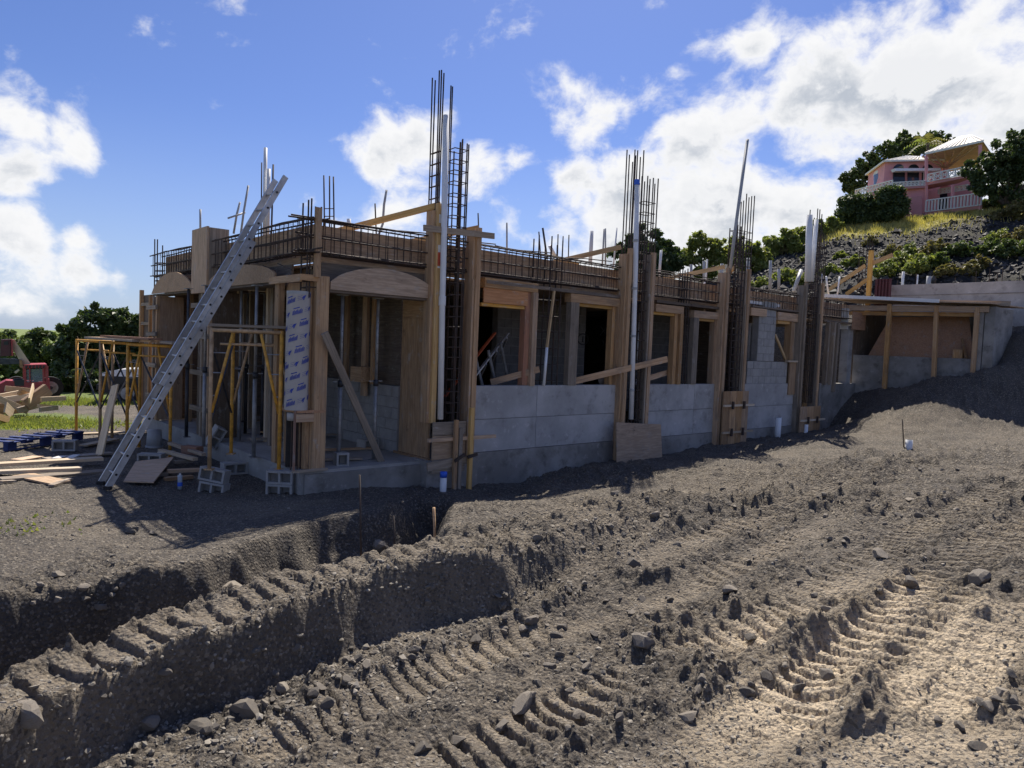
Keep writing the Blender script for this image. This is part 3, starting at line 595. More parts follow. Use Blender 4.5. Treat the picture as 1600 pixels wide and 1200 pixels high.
def pts(u0, u1, nu, v0, v1, z):
    L = []
    for i in range(nu):
        u = u0 + (u1 - u0) * i / (nu - 1)
        for v in (v0, v1): L.append((u, v, z + random.uniform(-.12, .12)))
    return L
for ci, (a0, a1, b0, b1, zl, zr, zb) in enumerate(cols):
    zg = (-.6, -.5, -.3, -.2)[ci]
    m1, m2 = [('wood_lumber', 'wood_lumber'), ('wood_lumber', 'wood_grey'), ('wood_lumber', 'wood_grey'), ('wood_grey', 'wood_grey')][ci]
    hb('formwork_board', a0, a0 + .05, -.14, .06, zb if ci == 0 else zg, zl - .12, m1)
    hb('formwork_stud', a0 + .052, a0 + .15, -.19, -.12, zb if ci == 0 else zg, zl, 'wood_yellow' if ci == 0 else m1)
    hb('formwork_board', b0, b0 + .05, -.14, .06, zg, zr - .05, m2)
    hb('formwork_stud', b0 + .052, b0 + .15, -.19, -.11, zg, zr, 'wood_lumber')
    hb('formwork_cleat', b0 + .0, b0 + .045, -.17, -.143, zg + .4, zr - .9, m2)
# cages of the four front columns
def cu(px_, v=0.0): return fr(px_, 260, v)[0]
uL0, uL1, uR0, uR1 = cu(672, .14), cu(688, -.1), cu(700, .14), cu(731, -.1)
cage(uL0, uL1, -.1, .14, 3.2, [(uL0, .14, 6.40), (uL0 + .045, .14, 6.38), (uL1 - .07, -.1, 6.45), (uL1 - .03, -.1, 6.47), (uL1, -.1, 6.44), (uL0, -.1, 6.36)], 3.3, 5.35, .19, .013)
cage(fr(699, 500, -.05)[0], uR1, -.1, .14, .55, [(uR0, .14, 6.38), (uR0 + .04, .14, 6.37), (uR0 + .1, -.1, 5.45), (uR0 + .13, -.1, 5.46), (cu(717), .0, 5.44), (cu(719), .0, 5.43), (uR1, -.1, 5.40), (uR1 - .035, -.1, 5.41), (uR1, .14, 5.35), (uR1 - .12, .14, 5.3)], .6, 5.3, .19, .013)
ua, ub, uc, ud = fr(981, 350)[0], fr(995, 350)[0], fr(1003, 350)[0], fr(1019, 350)[0]
cage(fr(996, 550, -.1)[0], ud - .05, -.1, .12, .4, pts(ua, ub, 4, -.1, .12, 6.15) + pts(uc, ud, 5, -.1, .12, 5.68), .5, 5.4, .21)
ua, ub, uc, ud = fr(1145, 400)[0], fr(1155, 400)[0], fr(1156, 400)[0], fr(1168, 400)[0]
cage(ua, ud, -.1, .12, 1.0, pts(ua, ub, 3, -.1, .12, 5.2) + pts(uc, ud, 4, -.1, .12, 5.95), 1.0, 5.15, .17)
ua, ub, uc, ud = fr(1268, 400)[0], fr(1275, 400)[0], fr(1277, 400)[0], fr(1285, 400)[0]
cage(ua - .15, ud - .1, -.1, .12, .7, pts(ua, ub, 3, -.1, .12, 6.15) + pts(uc, ud, 4, -.1, .12, 5.6), .7, 5.3, .19)
# slender cages between the windows
cage(4.75, 5.3, .05, .2, 1.2, pts(4.72, 5.35, 3, .05, .2, 4.05) + [(5.05, .05, 4.15)], 1.35, 3.6, .3)
cage(9.42, 9.62, .05, .2, 1.2, pts(9.42, 9.62, 3, .05, .2, 3.9), 1.3, 3.7, .22)
# stand pipes on the columns
def pipe(name, pts_, r, m='pvc', n=12): return MB().tube(pts_, r, n).build(name, m, HOUSE, True)
def ppt(v, *L): return [(fr(a, b_, v)[0], v, fr(a, b_, v)[1]) for a, b_ in L]
P_ = ppt(-.24, (688, 655), (691, 470), (693, 400), (697, 180)); pp = pipe('standpipe', P_, .05); q_ = Vector(P_[1]); MB().tube([q_ - Vector((0, 0, .08)), q_ + Vector((0, 0, .08))], .06, 12).build('pipe_coupling', 'pvc', pp)
P_ = ppt(-.22, (986, 655), (990, 520), (993, 420), (995.5, 283)); pp = pipe('standpipe', P_, .052); q_ = Vector(P_[3]); MB().tube([q_ - Vector((0, 0, .08)), q_ + Vector((0, 0, .03))], .058, 12).build('tape_cap', 'tape_blue', pp)
for q_ in [Vector(P_[0]).lerp(Vector(P_[3]), k) for k in (.12, .35, .55, .75)]: MB().tube([q_, q_ + Vector((0, 0, .05))], .057, 12).build('pipe_band', 'pvc_grey', pp)
pipe('standpipe', ppt(-.1, (1141, 420), (1150, 350), (1168, 218)), .04, 'pvc_grey')
pipe('standpipe', ppt(-.2, (1262, 440), (1265, 336)), .085); pipe('standpipe', ppt(-.12, (1268, 440), (1275.5, 343)), .06)
# column 1: cross piece, stacked paper labels, base boards, stakes and clamps
board('cross_brace', (fr(662, 356, -.22)[0], -.22, fr(662, 356, -.22)[1]), (fr(772, 369, -.22)[0], -.22, fr(772, 369, -.22)[1]), .10, .035, 'wood_grey', HOUSE)
board('diagonal_brace', (cf(684) , -.1, 4.30), (1.0, 1.2, 3.78), .10, .05, 'wood_yellow', HOUSE); board('diagonal_brace', (3.2, .0, 4.05), (2.5, 1.4, 3.8), .09, .04, 'wood_yellow', HOUSE)
mark_strip(cols[0][0] + .08, -.19, 3.98, 4.12); mark_strip(cols[0][0] + .08, -.19, 3.28, 3.5, 'mark_red'); mark_strip(cols[0][0] + .08, -.19, 3.5, 3.62); mark_strip(cols[0][0] + .08, -.19, 3.24, 3.27)
for z0, z1, m_ in ((.46, .68, 'wood_grey'), (.05, .45, 'plywood_pale'), (-.18, .04, 'wood_grey')): hb('base_board', cf(676, -.28, 680), cf(727, -.28, 680), -.29, -.26, z0, z1, m_)
board('base_board', (2.05, -.33, -.05), (2.9, -.33, .02), .14, .03, 'wood_grey', HOUSE); hb('waler', 2.05, 3.5, -.345, -.30, .36, .42, 'wood_lumber')
hb('column_footing', 2.12, 3.2, -.22, .3, -.85, .02, 'concrete_raw')
for k, (u, zt, m_) in enumerate(((2.55, .72, 'wood_lumber'), (2.64, .58, 'wood_grey'), (2.86, .92, 'wood_yellow'))): hb('stake', u, u + .07, -.40 - .01 * k, -.352, -.78, zt, m_)
board('form_tie', (2.53, -.44, .03), (2.74, -.44, .13), .05, .03, 'rebar', HOUSE); board('form_tie', (2.80, -.45, .08), (3.0, -.45, .12), .05, .03, 'rebar', HOUSE)
# box forms at the foot of columns 3 and 4 with wedge clamps
def boxform(u0, u1, z0, z1, nb, clamps, m_='plywood'):
    wd = (u1 - u0) / nb
    for k in range(nb): hb('form_panel', u0 + k * wd + .004, u0 + (k + 1) * wd - .004, -.285, -.25, z0, z1, m_ if k % 2 == 0 else 'wood_lumber')
    for z in clamps:
        hb('clamp_bar', u0 - .02, u1 + .22, -.335, -.29, z, z + .05, 'wood_pale')
        for k in (.25, .7): hb('clamp_wedge', u0 + (u1 - u0) * k, u0 + (u1 - u0) * k + .06, -.38, -.337, z - .06, z + .13, 'rebar')
boxform(cf(1129, -.27, 640), cf(1168, -.27, 640), -.35, 1.1, 4, (.72, .05)); boxform(cf(1250, -.27, 650), cf(1281, -.27, 650), -.25, .62, 3, (.2,))
# window surrounds: sides and head of rough lumber
def window(u0, u1, zh, lj, rj, ply=0.0, m_='wood_lumber', lm=None):
    z0 = 1.262
    hb('window_head', u0 - lj, u1 + rj, -.02, .16, zh + ply, zh + ply + .17, m_)
    if ply: hb('head_panel', u0 - lj, u1 + .02, .0, .03, zh, zh + ply - .003, 'plywood_orange')
    hb('window_head', u0, u1, .06, .22, zh - .06, zh - .003, 'wood_yellow')
    if lj: hb('window_jamb', u0 - lj, u0 - .003, -.03, .1, z0, zh + ply - .003, lm or m_)
    hb('window_jamb', u1 + .003, u1 + rj * .5, .04, .18, z0, zh + ply - .003, 'wood_red' if ply else m_)
    hb('window_jamb', u1 + rj * .5 + .004, u1 + rj, -.03, .16, z0, zh + ply - .003, m_)
window(3.38, 4.42, 2.76, .0, .26, .27); window(5.82, 6.9, 2.92, .24, .2, .0, 'wood_lumber', 'wood_grey')
window(8.3, 9.1, 2.9, .0, .24); window(9.96, 10.72, 2.85, .2, .26, .0, 'wood_lumber', 'wood_grey')
hb('window_head', 12.27, 13.05, -.02, .18, 3.05, 3.25, 'wood_lumber'); hb('window_head', 13.65, 15.0, -.02, .18, 3.0, 3.22, 'wood_lumber'); hb('window_head', 13.8, 14.5, .06, .2, 2.92, 2.995, 'wood_yellow')
hb('window_jamb', 14.45, 14.62, 0, .2, 1.9, 2.98, 'wood_lumber'); hb('window_jamb', 14.63, 14.98, .04, .2, 1.26, 2.98, 'wood_grey'); board('window_brace', (13.8, .12, 2.6), (14.5, .12, 1.88), .07, .04, 'wood_yellow', HOUSE)
hb('formwork_offcut', 14.4, 15.0, -.05, -.015, .95, 1.86, 'wood_lumber'); hb('formwork_offcut', 14.2, 14.75, -.1, -.01, 1.862, 1.91, 'wood_pale')
# ring beam: inner form, bottom boards and the reinforcing cage
hb('beam_form', .3, 18.2, .26, .30, 3.165, 3.72, 'plywood'); hb('beam_form', .28, .32, .33, 8.0, 3.165, 3.74, 'plywood')
for a, b_ in ((3.4, 5.0), (5.0, 7.05), (8.3, 9.6), (9.6, 11.0), (12.3, 14.9), (16.3, 18.2)): hb('beam_bottom_board', a + .01, b_ - .01, -.03, .25, 3.10 if a != 12.3 else 3.27, 3.16 if a != 12.3 else 3.31, 'plywood_dark_and_shade')
for k in range(9): hb('form_top_rail', .35 + k * 1.97, 2.28 + k * 1.97, .31, .36, 3.62, 3.70, 'wood_red' if k % 3 == 0 else 'wood_lumber')
def beam_cage(axis, s0, s1, step):
    mb = MB(); n = int((s1 - s0) / step)
    T = (lambda s, w_, z: (s, w_, z)) if axis == 'u' else (lambda s, w_, z: (w_, s, z))
    cg = MB().tube([T(s0, .0, 3.26), T(s0, .0, 3.76), T(s0, .20, 3.76), T(s0, .20, 3.26), T(s0, 0, 3.26)], .0075, 4).build('beam_rebar_cage', 'rebar', HOUSE)
    for i in range(1, n + 1):
        o = bpy.data.objects.new('stirrup', cg.data); o.location = T(i * step + random.uniform(-.03, .03), 0, random.uniform(-.008, .008)); link(o, cg)
    for w_, z in ((0, 3.76), (.2, 3.76), (0, 3.27), (.2, 3.27), (.1, 3.27), (0, 3.50), (.2, 3.54), (.05, 3.77), (.03, 3.29), (.12, 3.30)):
        P = [T(s0 - random.uniform(0, .25) + (s1 - s0 + .3) * i / 8, w_ + random.uniform(-.012, .012), z + random.uniform(-.022, .022)) for i in range(9)]
        MB().tube(P, .0135, 5).build('bar', 'rebar', cg)
beam_cage('u', -.05, 18.0, .155); beam_cage('v', -.05, 8.0, .17)
for k in range(16):
    a_ = .5 + k * 1.05 + random.uniform(-.3, .3); MB().tube([(a_, random.uniform(-.05, .25), 3.77 + random.uniform(0, .05)), (a_ + .6, random.uniform(-.05, .25), 3.80 + random.uniform(0, .06)), (a_ + 1.3, random.uniform(-.05, .25), 3.77 + random.uniform(0, .08))], .011, 5).build('loose_bar', 'rebar', HOUSE)
cage(.02, .22, .0, .2, 2.6, [(.02, 0, 4.02), (.06, 0, 4.05), (.22, 0, 3.95), (.22, .2, 3.98), (.02, .2, 4.0)], 2.75, 3.2, .14)
cage(.03, .2, 7.75, 7.95, 2.95, [(.03, 7.75, 4.1), (.03, 7.95, 4.12), (.2, 7.95, 4.0)], 3.0, 3.6, .2)
for k in range(10): MB().tube([(-.04, .4 + k * .19, 3.02 + .05 * math.sin(k)), (-.05, .9 + k * .19, 3.14)], .008, 5).build('tie_wire_bar', 'rebar', HOUSE) if k % 3 == 0 else None
# the eyebrow arch panels
def arch(u_or_v, s0, s1, zb, rise, tail, m_='plywood_pale', thick=.03):
    n = 14; P = [(s0, zb), (s1, zb)]
    for i in range(n + 1):
        f = i / n; s = s1 + (s0 - s1) * f; P.append((s, zb + tail + (rise - tail) * (1 - (2 * f - 1) ** 2) ** .75))
    if u_or_v == 'u': return MB().prism([(s, -.06, z) for s, z in P], (0, thick, 0)).build('arch_panel', m_, HOUSE)
    return MB().prism([(-.06, s, z) for s, z in P], (thick, 0, 0)).build('arch_panel', m_, HOUSE)
arch('u', .38, 2.28, 2.74, .40, .12); arch('v', .98, 4.0, 2.86, .34, .14); arch('v', 4.9, 7.85, 2.86, .42, .0)
hb('arch_soffit', .38, 2.28, -.03, .3, 2.70, 2.735, 'plywood_dark_and_shade'); hb('arch_soffit', -.03, .28, .98, 7.85, 2.82, 2.855, 'plywood_dark_and_shade')
hb('arch_back_form', .36, 2.3, .22, .255, 2.74, 3.16, 'plywood_dark_and_shade'); hb('arch_back_form', .22, .255, .98, 7.85, 2.86, 3.16, 'plywood_dark_and_shade')
hb('column_face_board', -.1, -.06, 4.02, 4.9, 2.78, 4.02, 'plywood_pale'); hb('column_side_board', -.055, .3, 4.0, 4.05, 2.78, 4.0, 'wood_grey')
# front corner column: post, plywood cheeks, cardboard tube, open base box
hb('corner_post', .17, .37, -.03, .10, .01, 2.93, 'wood_lumber', .0); hb('corner_stud', .10, .19, -.10, -.035, 2.90, 3.92, 'wood_lumber')
hb('corner_cheek', .10, .165, .1, .85, .01, 2.84, 'plywood'); hb('corner_cheek', .17, .21, .11, .5, .95, 2.84, 'plywood_dark_and_shade')
hb('corner_post', -.04, .06, .86, 1.0, .01, 2.85, 'wood_lumber'); hb('corner_head_board', -.10, .18, -.06, -.025, 2.84, 2.93, 'wood_lumber'); hb('corner_head_board', -.10, -.06, -.02, 1.1, 2.82, 2.93, 'plywood_pale')
hb('corner_shelf', -.10, .36, -.035, .8, .88, .92, 'plywood_orange'); hb('corner_box_rail', -.12, .16, -.06, -.025, .75, .87, 'wood_lumber'); hb('corner_box_side', -.14, -.115, -.05, -.01, .01, .92, 'wood_red')
hb('corner_base_board', -.16, .4, -.08, -.03, .0, .035, 'wood_grey'); hb('corner_box_back', -.08, .15, .35, .38, .02, .86, 'void_shade')
for k in range(5): MB().tube([(-.06 + k * .05, .22, .0), (-.06 + k * .05, .22, .95)], .012, 6).build('bar', 'rebar', HOUSE)
tube_r = .172; TU, TV = -.03, .15
tb = MB(); n = 40; tb.tube([(TU, TV, .92), (TU, TV, 2.68)], tube_r, n, False); tb.tube([(TU, TV, 2.67), (TU, TV, .93)], tube_r - .012, n, False)
ct = tb.build('cardboard_column_form', 'cardboard', HOUSE, True)
MB().tube([(TU, TV, .76), (TU, TV, .87)], .13, 24).build('tube_end', 'cardboard', HOUSE, True)
MB().tube([(TU, TV, 2.64), (TU, TV, 2.684)], tube_r + .003, n, False).build('tape_band', 'pvc_grey', ct, True)
def on_tube(name, a0, a1, z0, z1, m_, slope=.10, skew=0.0):
    mb = MB(); k = 4; vs_ = []; r_ = tube_r + .0035
    for i in range(k + 1):
        f = i / k; a = a0 + (a1 - a0) * f; dz = (a - 4.0) * slope * tube_r * 2
        for z, s_ in ((z0, 0), (z1, skew)): vs_.append((TU + r_ * math.cos(a + s_), TV + r_ * math.sin(a + s_), z + dz))
    return mb.add(vs_, [(2 * i, 2 * i + 2, 2 * i + 3, 2 * i + 1) for i in range(k)]).build(name, m_, ct)
for row in range(9):     # wrapped rows of blue print running up the spiral: words, a line above them and a wing-shaped mark
    z = 2.52 - row * .19; a = 3.15 + (row * .62) % 1.6
    for base in (a, a + 2.0, a - 2.0):
        for k in range(9):
            if 2.75 < base + k * .095 < 5.7: on_tube('printed_letter', base + k * .095, base + k * .095 + .062, z, z + .055 + .008 * ((k * 7 + row) % 3), 'ink_blue', .16, .05)
        if 2.75 < base + .1 < 5.2: on_tube('printed_line', base + .1, base + .62, z + .085, z + .10, 'ink_blue', .16)
        if 2.8 < base - .62 < 5.4: on_tube('printed_emblem', base - .62, base - .35, z + .02, z + .065, 'ink_blue', .16, .14); on_tube('printed_emblem', base - .52, base - .40, z - .005, z + .03, 'ink_blue', .16, .05)
        if 2.8 < base + 1.05 < 5.3:
            for q_ in range(3): on_tube('printed_line', base + 1.05, base + 1.45, z + .01 + q_ * .025, z + .014 + q_ * .025, 'ink_blue', .16)
# porch: plywood cheek behind column 1, block wall running back, studs in the dark room
hb('wall_form_panel', 2.28, 2.32, .0, .92, .03, 2.42, 'plywood'); hb('wall_form_panel', 2.28, 2.32, .0, .92, 2.424, 2.74, 'plywood'); hb('sole_plate', 2.22, 2.276, -.1, 1.0, .0, .04, 'wood_lumber')
BLK = {}
def blockwall(axis, s0, s1, off, z0, nz, th=.19, skip=None, name='block_wall', L=.40, depth=.012, m_='cmu'):
    hh = .2
    if axis == 'u': wl = hb(name, s0, s1, off + depth, off + th, z0, z0 + nz * hh - .004, 'mortar')
    else: wl = hb(name, off + depth, off + th, s0, s1, z0, z0 + nz * hh - .004, 'mortar')
    inv = wl.matrix_basis.inverted()
    for k in range(nz):
        s = s0 - (L / 2 if k % 2 else 0)
        while s < s1 - .02:
            a = max(s, s0) + .006; b_ = min(s + L, s1) - .006; s += L
            if b_ - a < .03 or (skip and skip((a + b_) / 2, z0 + (k + .5) * hh)): continue
            j = random.uniform(-.005, .005); w_ = round(b_ - a, 2); key = (axis, w_, m_)
            if key not in BLK: BLK[key] = (MB().box((0, 0, 0), (w_, .03, hh - .012)) if axis == 'u' else MB().box((0, 0, 0), (.03, w_, hh - .012))).mesh('block', m_)
            o = bpy.data.objects.new('block', BLK[key]); o.location = (a, off + j, z0 + k * hh + .006) if axis == 'u' else (off + j, a, z0 + k * hh + .006)
            link(o, wl); o.matrix_parent_inverse = inv
    return wl
blockwall('v', .93, 4.4, 2.24, .0, 6)
blockwall('u', 5.4, 8.2, 2.0, .2, 15, m_='cmu_shaded'); blockwall('u', 9.4, 13.0, 2.2, .4, 13, m_='cmu_shaded')
blockwall('u', 12.3, 14.38, .02, 1.262, 3, L=.3); blockwall('u', 12.75, 13.62, .02, 1.866, 6, name='block_pier', L=.3); hb('pier_cap_block', 13.0, 13.3, .02, .21, 3.07, 3.46, 'cmu'); hb('pier_cap_block', 13.31, 13.6, .02, .21, 3.07, 3.46, 'cmu')
bw = blockwall('v', .25, .7, 12.72, 1.866, 5, name='block_pier')
def stroke(pts_, r=.012):
    return MB().tube(pts_, r, 5).build('painted_mark', 'mark_black', HOUSE)
uu0, zz0 = fr(943, 517, 1.99); stroke([(uu0 - .12, 1.993, zz0 - .12), (uu0 + .12, 1.993, zz0 + .12)]); stroke([(uu0 - .12, 1.993, zz0 + .12), (uu0 + .12, 1.993, zz0 - .12)])
uu0, zz0 = fr(911, 530, 1.99); stroke([(uu0 + .17 * math.cos(k * .4) * 1.1, 1.993, zz0 + .13 * math.sin(k * .4)) for k in range(17)]); stroke([(uu0, 1.993, zz0 - .07), (uu0, 1.993, zz0 + .07)])
uu0, zz0 = fr(943, 540, 1.99); stroke([(uu0, 1.993, zz0), (uu0, 1.993, zz0 + .12)]); stroke([(uu0, 1.993, zz0 + .06), (uu0 - .06, 1.993, zz0 + .13)])
hb('room_back_wall', .4, 18.0, 7.6, 7.7, 0, 3.1, 'plywood_dark_and_shade'); hb('room_partition', 4.6, 4.7, 2.0, 7.6, 0, 3.1, 'plywood_dark_and_shade'); hb('room_partition', 8.3, 8.4, 2.2, 7.6, 0, 3.1, 'plywood_dark_and_shade'); hb('room_partition', 13.2, 13.3, .5, 7.6, 0, 3.1, 'plywood_dark_and_shade')  # dark colour paints the shade of the rooms onto these walls
for u, v, w_, z0, z1 in ((1.35, 3.3, .12, .0, 2.9), (2.10, 2.6, .12, 1.2, 2.9), (2.12, 1.9, .16, .95, 2.9), (2.05, 1.5, .1, 1.2, 2.9)): hb('wall_stud', u, u + .06, v, v + w_, z0, z1, 'wood_lumber')
hb('stud_plate', 1.95, 2.2, 1.75, 2.15, 1.22, 1.5, 'wood_lumber'); hb('form_wall', 2.30, 2.36, 1.0, 4.4, 1.21, 2.95, 'plywood_dark_and_shade')
# column forms along the porch side and the tall panels at its far end
for v0, v1, m_ in ((3.95, 4.75, 'plywood_dark_and_shade'), (7.35, 7.95, 'plywood')):
    hb('column_form_panel', .0, .04, v0, v1, .01, 2.8, m_); hb('column_form_panel', .04, .5, v0, v0 + .04, .01, 2.8, m_)
    for k in (0, .45): hb('formwork_stud', -.07, -.003, v0 + k * (v1 - v0), v0 + k * (v1 - v0) + .09, .01, 2.8, 'wood_grey' if k else 'wood_lumber')
    for z in (.5, 1.2, 1.9, 2.5): hb('form_yoke', -.12, -.075, v0 - .08, v1 + .08, z, z + .09, 'wood_grey')
hb('end_form_panel', .02, .06, 8.02, 8.85, .0, 2.86, 'plywood_dark_and_shade'); hb('formwork_stud', -.06, .015, 8.75, 8.86, .0, 2.98, 'wood_lumber'); hb('formwork_stud', -.06, .015, 7.98, 8.06, .0, 2.84, 'wood_lumber')
for z in (2.15, 2.6): hb('form_yoke', -.05, .018, 8.07, 8.74, z, z + .07, 'wood_grey')
for u, v in ((2.2, 4.3), (1.2, 5.2), (.6, 2.6), (1.6, 6.6)): hb('timber_post', u, u + .11, v, v + .11, .0, 2.95, 'wood_grey')
for k, (u, v) in enumerate(((1.0, 3.6), (1.75, 3.2), (.7, 4.5), (1.3, 4.6), (.55, 5.6), (1.0, 6.3), (.5, 6.9), (1.9, 5.4), (.75, 3.2), (1.45, 2.5), (.45, 1.6))): hb('timber_post', u, u + .09, v, v + .09, .0, 2.95, ('wood_lumber', 'wood_grey', 'wood_pale')[k % 3], .02)
for k in range(7): board('floor_scrap', (.4 + (k * .53) % 1.5, .8 + k * .8, .03 + .012 * k), (1.3 + (k * .71) % 1.2, .5 + k * .9, .03 + .012 * k), .12, .03, ('wood_grey', 'wood_lumber', 'wood_pale')[k % 3], HOUSE, (0, 1, 0))
for u, v, m_ in ((1.9, 4.5, 'wood_pale'), (1.5, 4.55, 'plywood_pale')): hb('leaning_form_panel', u, u + .3, v, v + .03, .0, 2.3, m_)
# conduits, starter bars and offcuts on the roof deck
def conduit(pxs, v, r=.018, m_='pvc_grey', name='conduit'):
    P = [(fr(a, b_, v)[0], v, fr(a, b_, v)[1]) for a, b_ in pxs]; return pipe(name, P, r, m_, 8)
for pxs, v, r, m_, nm in [([(375, 375), (381, 330), (388, 290)], 3.2, .02, 'pvc_grey', 'conduit'), ([(365, 365), (370, 335), (375, 316)], 3.4, .02, 'pvc_grey', 'conduit'), ([(356, 341), (383, 332)], 3.3, .016, 'pvc_grey', 'conduit'),
        ([(313, 370), (313, 327)], 4.6, .02, 'pvc_grey', 'conduit'), ([(413, 375), (415, 231)], 2.4, .034, 'pvc', 'vent_pipe'), ([(418, 372), (420, 264)], 2.3, .034, 'pvc', 'vent_pipe'), ([(408, 375), (409, 254)], 2.6, .012, 'rebar', 'starter_bar'), ([(424, 370), (427, 257)], 2.2, .016, 'rebar', 'starter_bar'),
        ([(507, 360), (506, 274)], 1.6, .013, 'rebar', 'starter_bar'), ([(515, 360), (515, 275)], 1.6, .013, 'rebar', 'starter_bar'), ([(522, 360), (521, 276)], 1.6, .013, 'rebar', 'starter_bar'), ([(506, 326), (522, 326)], 1.6, .008, 'rebar', 'starter_bar'), ([(506, 338), (522, 338)], 1.6, .008, 'rebar', 'starter_bar'),
        ([(546, 375), (545, 342)], 1.8, .04, 'pvc', 'vent_pipe'), ([(588, 368), (586, 318)], 1.4, .013, 'rebar', 'starter_bar'), ([(580, 370), (592, 366), (598, 350), (600, 320), (604, 297)], 1.5, .022, 'pvc_grey', 'conduit'),
        ([(748, 365), (747, 333)], 1.2, .013, 'rebar', 'starter_bar'), ([(792, 398), (792, 348)], 1.5, .018, 'pvc_grey', 'conduit'), ([(845, 405), (842, 362)], 1.6, .014, 'rebar', 'starter_bar'), ([(855, 405), (848, 356)], 1.4, .022, 'steel_dark', 'conduit'), ([(871, 405), (872, 366)], 1.6, .013, 'rebar', 'starter_bar'), ([(878, 405), (880, 369)], 1.8, .013, 'rebar', 'starter_bar'), ([(888, 405), (889, 367)], 1.8, .013, 'rebar', 'starter_bar'),
        ([(868, 402), (859, 384)], 1.2, .04, 'pvc', 'vent_pipe'), ([(922, 413), (925, 361)], 1.6, .045, 'pvc', 'vent_pipe'), ([(941, 415), (944, 358)], 1.5, .02, 'pvc_grey', 'conduit'), ([(946, 415), (946, 357)], 1.9, .02, 'pvc_grey', 'conduit'), ([(958, 420), (964, 356)], 1.6, .02, 'pvc', 'conduit'),
        ([(1030, 432), (1033, 391)], .9, .03, 'pvc', 'vent_pipe'), ([(1080, 444), (1080, 413)], 2.4, .04, 'pvc_grey', 'vent_pipe'), ([(1100, 446), (1100, 408)], 2.4, .04, 'pvc_grey', 'vent_pipe'), ([(1035, 436), (1070, 445), (1095, 450), (1103, 440), (1105, 405)], .6, .02, 'pvc', 'conduit'), ([(1127, 446), (1128, 412)], 2.2, .05, 'pvc_grey', 'vent_pipe'), ([(1168, 450), (1169, 403)], 2.4, .05, 'pvc_grey', 'vent_pipe'), ([(1203, 452), (1204, 407)], 2.4, .05, 'pvc_grey', 'vent_pipe'), ([(1217, 452), (1217, 420)], 2.4, .05, 'pvc_grey', 'vent_pipe'), ([(1240, 455), (1252, 422)], 1.2, .06, 'pvc_grey', 'vent_pipe'), ([(1285, 460), (1284, 428)], 1.0, .03, 'pvc', 'vent_pipe'), ([(1294, 460), (1291, 432)], 1.2, .03, 'pvc', 'vent_pipe'), ([(1308, 462), (1312, 432)], 1.4, .03, 'pvc', 'vent_pipe')]:
    conduit(pxs, v, r, m_, nm)
hb('deck_offcut', 2.2, 3.3, 2.4, 2.5, 3.72, 3.86, 'wood_lumber'); hb('deck_sheet', 13.2, 16.5, 1.0, 1.6, 3.76, 3.80, 'label_white'); hb('pvc_bundle', 12.35, 13.9, .08, .16, 3.36, 3.44, 'pvc')
for a, b_ in (((7.15, .1, 4.2), (5.9, 1.2, 3.75)), ((11.1, .1, 4.18), (9.6, 1.1, 3.74)), ((11.5, .1, 4.2), (12.9, 1.3, 3.9)), ((6.6, .8, 3.8), (5.2, .9, 3.74))): board('diagonal_brace', a, b_, .10, .05, 'wood_yellow', HOUSE)
# far stub columns on the roof
UB = 21.2
def bk(px_, py_): v_, z_ = lf(px_, py_, UB); return (UB, v_, z_)
va, vb = lf(1343, 400, UB)[0], lf(1358, 400, UB)[0]
cage(UB, UB + .3, vb, va, 3.2, [(UB, va, 6.1), (UB, vb, 6.2), (UB, (va + vb) / 2 - .08, 6.2), (UB + .3, vb, 6.1), (UB + .3, va, 6.0), (UB + .1, vb - .03, 6.15)], 3.4, 5.2, .22)
vc = lf(1360, 430, UB)[0]; hb('timber_post', UB - .1, UB, vc - .07, vc + .07, 3.2, lf(1360, 392, UB)[1], 'wood_yellow')
for p0_, p1_ in (((1355, 437), (1322, 460)), ((1352, 415), (1296, 452)), ((1395, 398), (1362, 412))): board('diagonal_brace', bk(*p0_), bk(*p1_), .13, .05, 'wood_yellow', HOUSE)
v0_, v1_ = lf(1392, 448, UB)[0], lf(1367, 448, UB)[0]; zt_ = lf(1380, 436, UB)[1]
hb('shutter_form', UB, UB + .06, v0_, v1_, 3.6, zt_, 'paint_maroon')
for k in range(5): hb('shutter_rib', UB - .05, UB - .003, v0_ + (v1_ - v0_) * k / 5, v0_ + (v1_ - v0_) * (k + .4) / 5, 3.6, zt_, 'paint_maroon')
hb('roof_pallet_board', UB - 1.5, UB - 1.4, v1_ + .3, v1_ + 2.2, 3.75, 3.85, 'wood_lumber')
# brace planks leaning on the wall, sheet at column 2
board('leaning_plank', (fr(903, 597, -.05)[0], .1, 1.33), (8.25, -.42, 1.85), .13, .04, 'wood_lumber', HOUSE); board('leaning_plank', (fr(955, 597)[0], .35, 1.3), (fr(975, 572)[0], .0, 1.55), .12, .04, 'wood_grey', HOUSE); board('leaning_plank', (8.2, .3, 1.32), (9.6, .2, 1.62), .12, .04, 'wood_lumber', HOUSE); board('leaning_plank', (3.9, .35, 1.3), (4.75, -.06, 1.58), .12, .04, 'wood_lumber', HOUSE)
MB().prism([(cf(966, -.46, 700), -.46, -.55), (cf(1036, -.46, 700), -.46, -.4), (cf(1033, -.33, 655), -.33, .40), (cf(964, -.31, 650), -.31, .5)], (0, .022, 0)).build('base_panel', 'plywood_pale', HOUSE)
pipe('riser', [(4.93, -.02, 1.26), (4.97, -.02, 2.0)], .03, 'pvc'); board('batten', (4.97, -.02, 2.0), (5.1, -.02, 3.1), .05, .03, 'wood_yellow', HOUSE)

